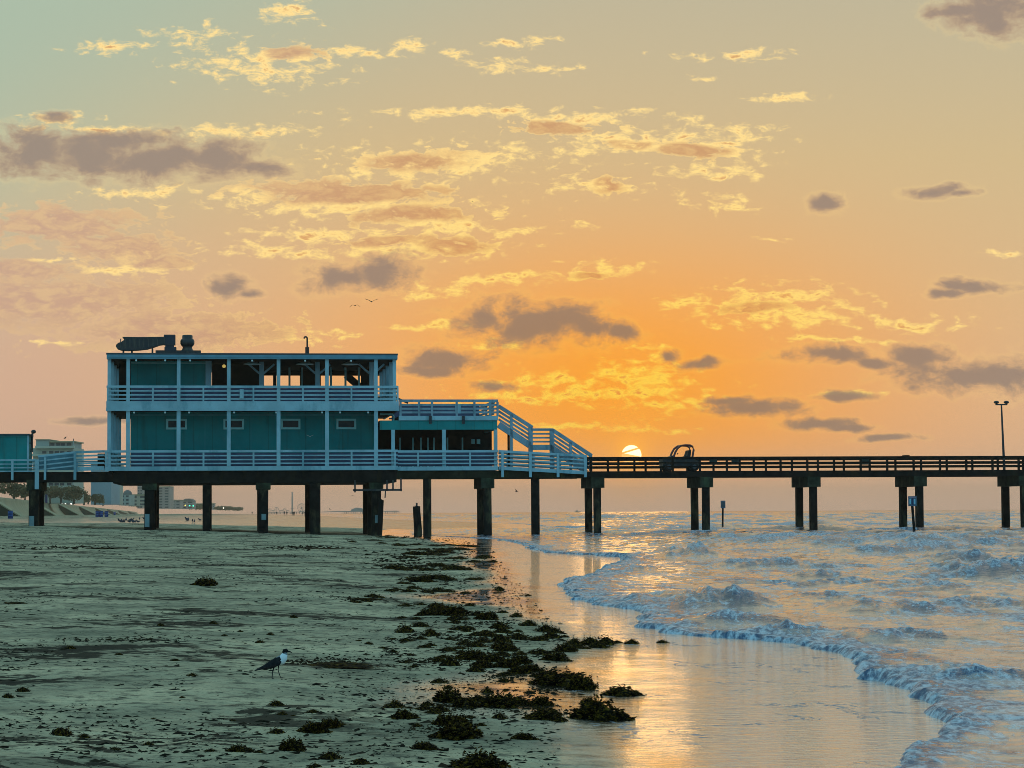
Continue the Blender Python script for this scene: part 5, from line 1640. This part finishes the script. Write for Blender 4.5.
# sea wall: concave concrete face
prof = [(6.5, 0.2), (4.2, 0.6), (2.4, 1.5), (1.2, 2.7), (0.5, 3.9), (0.25, 4.7), (0.25, 5.25), (-0.5, 5.25), (-0.5, 4.0)]
ysw = np.concatenate([np.linspace(120, 1000, 45), np.linspace(1060, 3900, 48)])
mb = MB()
vs, fs = [], []
for y in ysw:
    x0 = float(wall_x(y))
    for dx_, z_ in prof:
        vs.append((x0 + dx_ - 3.0, y, z_ + 0.0))
n = len(prof)
for i in range(len(ysw) - 1):
    for k in range(n - 1):
        fs.append((i * n + k, (i + 1) * n + k, (i + 1) * n + k + 1, i * n + k + 1))
single('seawall', mb.add(vs, fs), 'seawall', 'long tan concave concrete seawall running along the back of the beach', 'wall', (float(wall_x(447)), 447, 0), 'W', None, True)


def wall_at_px(px):
    """where the wall's face stands at this picture column"""
    k = (px - 512) / F
    y = (WALL_X0 - WALL_S * WALL_Y0) / (k - WALL_S)
    return float(wall_x(y)), y


STL = ['dark sided concrete stair on the seawall, leftmost at the photo edge', 'dark sided stair on the seawall just right of the leftmost pile cap', 'seawall stair below the white headlights',
       'seawall stair between the headlights and the blue bins', 'seawall stair just behind the blue bins', 'seawall stair below the green traffic lights', 'seawall stair right of the green traffic lights', 'seawall stair nearest the second pile from the left']
for px, lb in zip((1, 40, 66, 85, 100, 111, 121, 130), STL):
    x0, y = wall_at_px(px)
    k = 1.0 + (y - 447) / 1400
    t_ = thing('seawall_stair', lb, 'stairs', (x0, y, 0.3), 'W', 'stairs down the seawall')
    A = (x0 - 2.2, 5.0); B = (x0 + 4.4 * k + 1.2, 0.35)
    out_ = [A, B, (B[0] - 1.2, 0.2), (x0 + 1.3, 0.5), (x0 + 0.0, 1.5), (x0 - 1.2, 2.8), (x0 - 2.0, 4.0)]
    part('side_wall', MB().prism([(a, z_ - 0.12) for a, z_ in out_], y - 1.6 * k, y + 1.6 * k), 'darkconc', t_)  # dark colour stands in for the shade on this side
    sl = MB().beam((A[0], y, A[1]), (B[0], y, B[1] + 0.02), 3.6 * k, 0.22)
    part('steps', sl, 'seawall', t_)

# ---- trees behind the wall
def tree(px, ybase, ytop, w_px, dist, seed, label, kind='broad'):
    r = np.random.default_rng(seed)
    p0, p1 = at_d(px, ybase, dist), at_d(px, ytop, dist)
    z0 = 5.0 if dist > 420 else 0.8
    H = p1.z - z0
    Wd = w_px * dist / F
    t_ = thing('palm_tree' if kind == 'palm' else 'tree', label, 'palm' if kind == 'palm' else 'tree', (p0.x, dist, z0), 'W', 'trees along the seawall road')
    c = Vector((p0.x, dist, z0 + H * 0.62))
    if kind == 'palm':
        part('trunk', MB().tube([(p0.x, dist, z0), (p0.x + 0.2, dist, z0 + H * 0.5), (p0.x + 0.1, dist, z0 + H * 0.86)], [0.28, 0.2, 0.16], 7), 'bark', t_)
        mb = MB()
        for i in range(26):
            a = r.uniform(0, 6.28); el_ = r.uniform(-0.5, 1.0)
            b0 = Vector((p0.x + 0.1, dist, z0 + H * 0.85))
            L = Wd * 0.55
            pts = [b0 + Vector((math.cos(a) * L * s * math.cos(el_ * (1 - s)), math.sin(a) * L * s * math.cos(el_ * (1 - s)), L * (math.sin(el_) * s - 0.75 * s * s))) for s in (0, .35, .7, 1)]
            sd_ = Vector((-math.sin(a), math.cos(a), 0)) * L * 0.13
            vs = []
            for q2, wf in zip(pts, (0.3, 1, .8, .1)):
                vs += [q2 + sd_ * wf - Vector((0, 0, L * 0.05 * wf)), q2 + Vector((0, 0, 0.05)), q2 - sd_ * wf - Vector((0, 0, L * 0.05 * wf))]
            fs = []
            for j in range(3):
                fs += [(3 * j, 3 * j + 1, 3 * j + 4, 3 * j + 3), (3 * j + 1, 3 * j + 2, 3 * j + 5, 3 * j + 4)]
            mb.add(vs, fs)
        part('crown', mb, 'leaf', t_)
        return
    lb = MB().tube([(p0.x, dist, z0 - 0.3), (p0.x, dist, z0 + H * 0.45)], [Wd * 0.05, Wd * 0.03], 7)
    for i in range(4):
        a = r.uniform(0, 6.28)
        lb.tube([(p0.x, dist, z0 + H * 0.3), (p0.x + math.cos(a) * Wd * 0.3, dist + math.sin(a) * Wd * 0.3, z0 + H * 0.7)], [Wd * 0.025, Wd * 0.01], 5)
    part('trunk', lb, 'bark', t_)
    mb = MB()
    cl = [(c + Vector((r.normal(0, .23) * Wd, r.normal(0, .23) * Wd, r.normal(0, .16) * H)), r.uniform(.14, .26) * Wd) for i in range(11)]
    for i in range(1500):
        cc, rr = cl[i % 11]
        d = Vector(r.normal(0, 1, 3)).normalized() * rr * r.uniform(.5, 1.05)
        d.z *= 0.8
        q2 = cc + d
        if q2.z < z0 + 0.15 * H: q2.z = z0 + 0.15 * H + r.random() * 0.2 * H
        q2.z = min(q2.z, z0 + H * 1.03)
        s1, s2 = Vector(r.normal(0, 1, 3)).normalized(), Vector(r.normal(0, 1, 3)).normalized()
        e = Wd * r.uniform(.03, .07)
        mb.add([q2, q2 + s1 * e, q2 + (s1 + s2) * e, q2 + s2 * e], [(0, 1, 2, 3)])
    part('crown', mb, 'leaf', t_)


for a in ((-8, 503, 480, 34, 520, 1, 'large olive tree at the left photo edge above the seawall'), (14, 503, 483, 30, 540, 2, 'broad olive tree above the leftmost seawall stair'),
          (25, 503, 489, 18, 500, 3, 'bushy low tree just left of the leftmost pile'), (50, 503, 484, 20, 690, 4, 'low tree in front of the grey hotel'), (61, 504, 483, 24, 680, 5, 'rounded tree right of the navy banners'),
          (74, 505, 486, 24, 690, 6, 'greyish tree above the white headlights'), (84, 505, 488.5, 20, 780, 7, 'rounded tree left of the blue grey tower'), (95, 506, 494, 20, 790, 8, 'low tree at the foot of the blue grey tower'),
          (103, 506, 498, 14, 900, 9, 'low tree between the tower and the green traffic lights'), (137, 508, 502, 14, 1100, 12, 'low tree in front of the long pale building'),
          (200, 511, 505.5, 22, 1700, 13, 'hazy tree at the right end of the far town'), (222, 511.5, 507.5, 20, 1900, 14, 'hazy tree line end farther right near the far lamp'), (236, 512, 508.5, 18, 2100, 15, 'faintest tree, farthest along the shore')):
    tree(*a)
tree(125.5, 506, 495, 9, 950, 21, 'dark palm below the domed roof', 'palm')
tree(131, 506.5, 497.5, 7, 980, 22, 'smaller palm right of the dark palm', 'palm')
tree(88, 506, 494, 8, 800, 23, 'palm behind the seawall left of the tower foot', 'palm')


# ---- buildings
def block(px0, px1, ytop, dist, depth, wall, label, floors=6, roof='flat', name='apartment_building', bands=True, cat='building'):
    a, b_ = at_d(px0, ytop, dist), at_d(px1, ytop, dist)
    z0, z1_ = 4.9, b_.z
    t_ = thing(name, label, cat, ((a.x + b_.x) / 2, dist + depth / 2, z0), 'W', 'buildings behind the seawall')
    x0, x1 = a.x, b_.x
    part('wall', MB().box(x0, x1, dist, dist + depth, z0, z1_), wall, t_)
    fh = (z1_ - z0) / floors
    if bands:
        nb_ = max(2, int((x1 - x0) / 3.2))
        cnt = 0
        for i in range(floors):
            for j in range(nb_):
                if cnt >= 96: break
                cx = x0 + (j + 0.5) * (x1 - x0) / nb_
                w = (x1 - x0) / nb_ * 0.30
                part('window', MB().box(cx - w, cx + w, dist - 0.06, dist - 0.01, z0 + (i + 0.30) * fh, z0 + (i + 0.78) * fh), 'farglass', t_)
                cnt += 1
    if roof == 'flat':
        part('roof', MB().box(x0 - 0.3, x1 + 0.3, dist - 0.3, dist + depth + 0.3, z1_ + 0.003, z1_ + 0.5), 'seawall', t_)
    elif roof == 'gable':
        h = (x1 - x0) * 0.22
        part('roof', MB().prism([(x0 - 0.6, z1_ + 0.003), (x1 + 0.6, z1_ + 0.003), ((x0 + x1) / 2 + (x1 - x0) * .25, z1_ + h), ((x0 + x1) / 2 - (x1 - x0) * .1, z1_ + h)], dist - 0.5, dist + depth), 'farroof', t_)
    elif roof == 'dome':
        rr = (x1 - x0) / 2
        part('roof', MB().lathe(((x0 + x1) / 2, dist + depth / 2, z1_), [(rr * 1.02, 0.003), (rr, 0.25 * rr), (rr * .9, .55 * rr), (rr * .65, .85 * rr), (rr * .3, 1.02 * rr), (0, 1.06 * rr)], 20), 'farroof', t_, True)
    return t_, x0, x1, z0, z1_


# hotel: two terraced wings with deep balcony lines
dh = 700.0
def hb(px, py): return at_d(px, py, dh)
hot = thing('hotel', 'pale terraced hotel with long balconies rising behind the ramp railing', 'hotel', (hb(54, 470).x, dh + 8, 4.9), 'W')
X0 = lambda px: hb(px, 450).x
ZZ = lambda py: hb(54, py).z
part('wall', MB().box(X0(33), X0(74), dh, dh + 16, 4.9, ZZ(448)), 'hotelwall', hot)
part('wall', MB().box(X0(36), X0(49), dh, dh + 14, ZZ(448) + 0.004, ZZ(440)), 'hotelwall2', hot)
part('wall', MB().box(X0(49) + 0.01, X0(73), dh + 0.8, dh + 14, ZZ(448) + 0.004, ZZ(442.4)), 'hotelwall2', hot)
part('roof', MB().box(X0(35.6), X0(49.6), dh - 0.4, dh + 14.4, ZZ(440) + 0.004, ZZ(439.2)), 'seawall', hot)
part('roof', MB().box(X0(49.7), X0(75), dh - 0.4, dh + 14.4, ZZ(442.4) + 0.004, ZZ(441.2)), 'seawall', hot)
for i, yb in enumerate((447.6, 455.5, 463.5, 471.5, 479.5, 487.5)):
    bl = part('balcony', MB().box(X0(32.6 if i else 36), X0(75), dh - 1.4, dh - 0.02, ZZ(yb + 0.8), ZZ(yb - 1.6)), 'hotelwall3', hot)
    for px in ((51.5, 57.5, 62, 68) if i == 0 else (44, 51, 56.5, 62, 69)):
        dy_ = -5.2 if i else -5.0
        part('window', MB().box(X0(px) - 0.55, X0(px) + 0.75, dh - 0.05 + (0.8 if i == 0 else 0), dh - 0.01 + (0.8 if i == 0 else 0), ZZ(yb - 2.0), ZZ(yb - 4.6)), 'farglass', hot)
    part('balcony_divider', MB().box(X0(73.4), X0(74.2), dh - 1.3, dh - 0.03, ZZ(yb - 1.6) + 0.01, ZZ(yb - 6.2)), 'hotelwall2', hot)
part('roof_lamp', MB().tube([(X0(73.5), dh, ZZ(441)), (X0(73.5), dh, ZZ(438.8))], 0.12, 6), 'metal', hot)

block(91, 111, 464, 800, 18, 'bluewall', 'blue grey tower block seen under and behind the pier approach', 11, bands=False)
t_, x0, x1, z0, z1_ = block(111.4, 116.4, 466, 815, 14, 'hotelwall', 'narrow striped block right beside the blue grey tower', 11)
block(120.5, 129.5, 494.6, 900, 12, 'hotelwall2', 'small building with a rounded dome roof above the dark palm', 3, 'dome')
block(129.8, 147, 495.4, 1000, 14, 'tanwall', 'long low pale tan building right of the domed one', 3)
block(137.4, 142.6, 484, 1400, 14, 'mauvewall', 'narrow faint tower behind the long low building', 9)
block(157.5, 169.6, 487, 1500, 18, 'mauvewall', 'hazy mauve tower block right of the second pile', 8)
block(170.4, 180.5, 500.4, 1600, 14, 'mauvewall', 'low hazy block right of the mauve tower', 3)
block(181, 193, 501.2, 1650, 14, 'mauvewall', 'wide hazy building with a pitched roof in the far town', 3, 'gable')
block(193.8, 202.5, 504.0, 1750, 14, 'mauvewall', 'low hazy block right of the pitched roof', 2)
block(211, 214.2, 503.8, 2000, 8, 'mauvewall', 'small isolated hazy block near the slim single pile', 3)

# cars with lit headlights on the sea wall road
def car(px, dist, label):
    p = at_d(px, 505, dist)
    z0 = 5.02
    t_ = thing('car', label, 'car', (p.x, dist, z0), 'W', 'cars on the seawall road')
    mb = MB().add([(p.x + sx * w, dist + y, z0 + z_) for y, w, z_ in ((0, .85, .3), (0, .85, .75), (1.0, .88, .95), (4.3, .88, 1.0), (4.4, .85, .35)) for sx in (-1, 1)],
                  [(0, 1, 3, 2), (2, 3, 5, 4), (4, 5, 7, 6), (6, 7, 9, 8), (8, 9, 1, 0), (0, 2, 4, 6, 8), (9, 7, 5, 3, 1)])
    part('body', mb, 'steel', t_)
    part('cabin', MB().prism([(p.x - .8, z0 + .96), (p.x + .8, z0 + .96), (p.x + .62, z0 + 1.5), (p.x - .62, z0 + 1.5)], dist + 1.3, dist + 3.6), 'glass', t_)
    for sx in (-1, 1):
        part('headlight', MB().ball((p.x + sx * 0.72, dist - 0.1, z0 + 0.66), (0.30, 0.1, 0.26)), 'headlight', t_)
        for y in (0.9, 3.5):
            part('wheel', MB().tube([(p.x + sx * 0.88, dist + y, z0 + .32), (p.x + sx * 0.70, dist + y, z0 + .32)], .32, 12), 'rubber', t_)
    return t_
car(63.6, 860, 'oncoming car with white headlights on the seawall road, left one')
car(69.4, 880, 'oncoming car with white headlights on the seawall road, right one')


def light_on_pole(name, px, py, dist, m_, rad, label, cat, group):
    p = at_d(px, py, dist)
    t_ = thing(name, label, cat, (p.x, dist, 4.9), 'W', group)
    part('pole', MB().tube([(p.x, dist, 4.9), (p.x, dist, p.z)], 0.09, 6), 'steel', t_)
    if name == 'traffic_light':
        part('housing', MB().box(p.x - .35, p.x + .35, dist - .2, dist + .2, p.z - .4, p.z + 1.5), 'metal', t_)
        part('lens', MB().ball((p.x, dist - .22, p.z), (rad, .1, rad)), m_, t_)
    else:
        part('lamp_head', MB().ball((p.x, dist - .1, p.z), rad), m_, t_)
light_on_pole('traffic_light', 112.3, 497.3, 880, 'greenlight', .42, 'green traffic light at the foot of the blue grey tower, left one', 'traffic light', 'traffic lights on the seawall road')
light_on_pole('traffic_light', 119.8, 497.8, 900, 'greenlight', .42, 'green traffic light beside the domed building, right one', 'traffic light', 'traffic lights on the seawall road')
light_on_pole('street_lamp', 102.6, 496.6, 880, 'amberlight', .34, 'amber street lamp left of the green traffic lights', 'street lamp', 'lit street lamps in the far town')
for px, py, m_, lb in ((156.6, 509, 'amberlight', 'yellow lit lamp hard beside the second pile'), (167.5, 507, 'paleligh', 'pale lit lamp below the mauve tower'), (172.5, 506.4, 'paleligh', 'pale lit lamp right of the mauve tower'),
                       (185.3, 505.4, 'amberlight', 'amber lit lamp before the pitched roof'), (189.6, 505.6, 'greenlight', 'greenish lit lamp before the pitched roof'), (193.3, 505.8, 'greenlight', 'greenish lit lamp right of the pitched roof'),
                       (210.8, 511.2, 'amberlight', 'yellow lit lamp hard beside the slim single pile'), (223.5, 508, 'paleligh', 'pale lit lamp alone far right along the shore')):
    light_on_pole('street_lamp', px, py, 1550, m_, .5, lb, 'street lamp', 'lit street lamps in the far town')

# navy banners on the wall road
for px, lb in ((42.8, 'navy banner on the seawall right of the leftmost pile, left one of two'), (46.4, 'navy banner on the seawall right of the leftmost pile, right one of two')):
    d_ = 640
    a = at_d(px, 504.5, d_)
    t_ = thing('banner', lb, 'banner', (a.x, d_, 4.9), 'W', 'navy banners on the seawall')
    part('pole', MB().tube([(a.x - .35, d_, 4.9), (a.x - .35, d_, at_d(px, 494, d_).z)], .06, 6), 'steel', t_)
    part('cloth', MB().box(a.x - .3, a.x + .3, d_ - .02, d_ + .02, at_d(px, 503.2, d_).z, at_d(px, 494.6, d_).z), 'navy', t_)

# ---- litter bins on the beach
first = None
for px, py, h_, lb in ((10.4, 522.6, 8.2, 'blue litter barrel at the foot of the leftmost seawall stair'), (97.4, 519.8, 6.2, 'larger blue litter barrel standing left of another, behind the approach'),
                       (101.2, 519.0, 6.2, 'blue litter barrel partly behind the larger one'), (106.4, 519.6, 6.0, 'blue litter barrel standing singly right of the pair'), (114.6, 516.4, 3.4, 'farthest small blue litter barrel on the beach')):
    p = on_ground(px, py)
    dist = h_ and 0.95 * F / h_
    q2 = at_d(px, py, dist)
    gzv = float(ground_z(q2.x, dist))
    if first is None:
        first = thing('litter_barrel', lb, 'litter bin', (q2.x, dist, gzv), 'W', 'blue litter barrels on the beach')
        c = (q2.x, dist, gzv)
        part('drum', MB().lathe(c, [(.29, 0), (.30, .02), (.30, .29), (.315, .30), (.315, .33), (.30, .34), (.30, .60), (.315, .61), (.315, .64), (.30, .65), (.30, .90)], 16), 'binblue', first, True)
        part('rim', MB().lathe(c, [(.315, .90), (.325, .93), (.31, .95), (.27, .95), (.27, .85)], 16), 'navy', first, True)
    else:
        o = copy_tree(first)
        o.location = (q2.x, dist, gzv)
        o['label'] = lb

# ---- walkers far down the beach
def person(px, h_px, label, pose=0, wide=1.0):
    dist = 1.7 * F / h_px
    q2 = at_d(px, 516, dist)
    gzv = float(ground_z(q2.x, dist))
    J = [(0, 0, .95), (0, 0, 1.2), (0, 0, 1.42), (0, 0, 1.5), (0, -.02, 1.62), (0, -.02, 1.70),
         (-.19, 0, 1.40), (-.27, .03, 1.12), (-.27, -.10, .88), (.19, 0, 1.40), (.27, .02, 1.12), (.28, -.12, .88),
         (-.10, 0, .90), (-.11, -.06 - .1 * pose, .50), (-.11, .02 - .22 * pose, .08), (-.11, -.14 - .22 * pose, .04), (.10, 0, .90), (.11, -.04 + .06 * pose, .50), (.11, .06 + .25 * pose, .08), (.11, -.10 + .25 * pose, .04)]
    Rr = [.15, .15, .15, .06, .095, .085, .07, .05, .04, .07, .05, .04, .10, .065, .045, .035, .10, .065, .045, .035]
    E_ = [(0, 1), (1, 2), (2, 3), (3, 4), (4, 5), (2, 6), (6, 7), (7, 8), (2, 9), (9, 10), (10, 11), (0, 12), (12, 13), (13, 14), (14, 15), (0, 16), (16, 17), (17, 18), (18, 19)]
    me = bpy.data.meshes.new('person')
    me.from_pydata(J, E_, [])
    me.materials.append(MT['clothes'])
    o = bpy.data.objects.new('person', me)
    COL.objects.link(o)
    md = o.modifiers.new('skin', 'SKIN')
    for v_, r_ in zip(me.skin_vertices[0].data if me.skin_vertices else (), Rr):
        v_.radius = (r_, r_ * .8)
    o.modifiers.new('smooth', 'SUBSURF').levels = 1
    o.location = (q2.x, dist, gzv)
    o.scale = (wide, wide, 1)
    return tag(o, label, 'person', 'walkers far down the beach')


for px, h_, lb, ps, wd_ in ((284.4, 4.4, 'dark clothed walker seen between piles, left one of a close pair', 1, 1.1), (286.8, 4.2, 'dark clothed walker seen between piles, right one of a close pair', .6, 1.1),
                            (293.0, 4.4, 'dark clothed person left half of the touching couple below the slender tower', 1, 1.25), (294.2, 4.5, 'dark clothed person right half of the touching couple below the slender tower', .4, 1.25),
                            (302.2, 3.4, 'small dark clothed walker below the big wheel', 1, 1.1), (305.2, 5.4, 'dark clothed walker right of the big wheel, standing taller', .7, 1.2), (305.8, 4.0, 'dark clothed walker half hidden beside the taller walker', .3, 1.2),
                            (276.4, 3.0, 'tiny dark clothed walker nearest the fat pile at left', .5, 1.3), (252.2, 3.0, 'tiny dark clothed walker alone far left of the others', .5, 1.3)):
    person(px, h_, lb, ps, wd_)

# ---- amusement pier on the horizon
D0 = 3400.0
P3 = lambda px, py, d_=D0: at_d(px, py, d_)
wh = thing('ferris_wheel', 'faint big wheel on the horizon seen between piles', 'ferris wheel', P3(301.6, 511), 'W')
c = P3(301.6, 507.6)
R_ = 4.0 * D0 / F
mb = MB().tube([(c.x + R_ * math.cos(a), c.y, c.z + R_ * math.sin(a)) for a in np.linspace(0, 2 * math.pi, 33)], .35, 5)
part('rim', mb, 'farsteel', wh)
sp = MB()
for i in range(8):
    a = math.pi * i / 8
    sp.tube([(c.x - R_ * math.cos(a), c.y, c.z - R_ * math.sin(a)), (c.x + R_ * math.cos(a), c.y, c.z + R_ * math.sin(a))], .12, 4)
part('spokes', sp, 'farsteel', wh)
part('hub', MB().ball((c.x, c.y, c.z), .7), 'farsteel', wh)
for s_ in (-1, 1):
    part('support', MB().tube([(c.x, c.y, c.z), (c.x + s_ * 3.5, c.y, 0.0)], .4, 5), 'farsteel', wh)
for i in range(12):
    a = 2 * math.pi * i / 12
    part('gondola', MB().ball((c.x + R_ * math.cos(a), c.y, c.z + R_ * math.sin(a) - .5), .45, 6, 4), 'farsteel', wh)
b0, b1 = P3(292.2, 512), P3(292.2, 493)
tw = thing('ride_tower', 'faint slender ride tower on the horizon between piles', 'tower', (b0.x, D0, 0), 'W')
part('mast', MB().tube([(b0.x, D0, -1), (b0.x, D0, b1.z)], [1.15, .95], 8), 'farsteel', tw)
part('ring', MB().lathe((b0.x, D0, 8), [(1.2, 0), (2.2, .3), (2.2, 1.0), (1.2, 1.3)], 14), 'farsteel', tw)
part('crown', MB().lathe((b0.x, D0, b1.z), [(.95, 0), (1.3, .2), (1.3, .8), (.3, 1.2)], 10), 'farsteel', tw)
rc = thing('roller_coaster', 'faint roller coaster humps on the horizon left of the slender tower', 'roller coaster', P3(278, 511), 'W')
xs_ = np.linspace(268, 289, 60)
tr = []
for x in xs_:
    y = 510.5 - 2.4 * max(0, math.sin((x - 268) * 0.85)) * (1.3 if 274 < x < 279 else .8) - (3.0 * math.exp(-((x - 275.6) / .7) ** 2))
    p = P3(x, y)
    tr.append((p.x, p.y, p.z))
part('track', MB().tube(tr, .4, 5), 'farsteel', rc)
for i in range(0, 60, 4):
    part('support', MB().tube([(tr[i][0], tr[i][1], -1), tr[i]], .22, 4), 'farsteel', rc)
pl_ = thing('amusement_deck', 'faint pier deck on the horizon carrying the rides', 'pier', P3(285, 512), 'W')
a, b_ = P3(262, 511), P3(309, 511)
part('deck', MB().box(a.x, b_.x, D0 - 12, D0 + 12, 2.6, 3.6), 'farsteel', pl_)
for i in range(16):
    x = a.x + (b_.x - a.x) * i / 15
    part('pile', MB().tube([(x, D0, -2), (x, D0, 2.59)], .5, 6), 'farsteel', pl_)

D1 = 2600.0
fp = thing('distant_pier', 'distant hazy pier with a low hipped building under the pavilion at right', 'pier', at_d(365, 512, D1), 'W')
Q = lambda px, py: at_d(px, py, D1)
a, b_ = Q(322, 511), Q(399, 511)
zA = Q(380, 510.8).z
part('deck', MB().box(Q(341, 511).x, b_.x, D1 - 6, D1 + 6, zA - 1.0, zA), 'farsteel', fp)
part('ramp', MB().beam((Q(322, 512).x, D1, Q(322, 512).z), (Q(341, 510.8).x, D1, zA - .5), 10, .8), 'farsteel', fp)
for i in range(26):
    x = Q(342, 511).x + (b_.x - Q(342, 511).x) * i / 25
    part('pile', MB().tube([(x, D1, -2), (x, D1, zA - 1.01)], .35, 5), 'farsteel', fp)
part('building', MB().prism([(Q(351, 511).x, zA + .01), (Q(364, 511).x, zA + .01), (Q(364, 509).x, Q(364, 509.4).z), (Q(361, 508).x, Q(361, 508).z), (Q(356, 508).x, Q(356, 507.6).z), (Q(351.5, 509).x, Q(351, 509.6).z)], D1 - 5, D1 + 5), 'farsteel', fp)
bt = thing('boat', 'tiny hazy boat on the horizon right of the pavilion', 'boat', at_d(577, 511.6, 3300), 'W')
p = at_d(577, 511.6, 3300)
part('hull', MB().prism([(p.x - 5, 1.2), (p.x - 4, -.4), (p.x + 4, -.4), (p.x + 5.5, 1.6)], 3298, 3301), 'farsteel', bt)
part('cabin', MB().box(p.x - 2, p.x + 1, 3298.5, 3300.5, 1.3, 3.0), 'farsteel', bt)
part('mast', MB().tube([(p.x, 3299.5, 3), (p.x, 3299.5, 5.5)], .25, 5), 'farsteel', bt)
# birds perched
def perched(px, py, dist, s_, label):
    p = at_d(px, py, dist)
    t_ = thing('bird', label, 'bird', p, 'W')
    b_ = loft([(-0.5, 0, -.2, .02, .02), (-0.2, 0, 0, .16, .15), (0.1, 0, .2, .2, .22), (0.3, 0, .4, .11, .12), (.42, 0, .42, .06, .06), (.55, 0, .38, .01, .01)], 8)
    for q3 in (-1, 1): b_.tube([(.05, q3 * .08, .1), (.06, q3 * .08, -.3)], .03, 5)
    part('body', MB().add([(p.x + x * s_, p.y + y * s_, p.z + z_ * s_) for x, y, z_ in b_.v], b_.f), 'gulldark', t_, True)
perched(65.2, 438.2, 660, .9, 'dark bird in the air just above the terraced hotel roof')

# ------------------------------------------------------------------ haze
hb_ = MB().box(-4600, 4600, -90, 4500, -5.5, 44.0)
m, gg, b = mat('haze_air')
gg.n.remove(b)
pv = gg.new('ShaderNodeVolumePrincipled')
pv.inputs['Color'].default_value = (0.96, 0.80, 0.66, 1)
pv.inputs['Density'].default_value = 0.00018
pv.inputs['Anisotropy'].default_value = 0.62
gg.l.new(pv.outputs[0], [n_ for n_ in gg.n if n_.type == 'OUTPUT_MATERIAL'][0].inputs['Volume'])
single('haze', hb_, m, 'thin peach coloured dawn haze lying over the sea and shore', 'haze', (0, 0, 0), 'W', None, False, 'stuff')
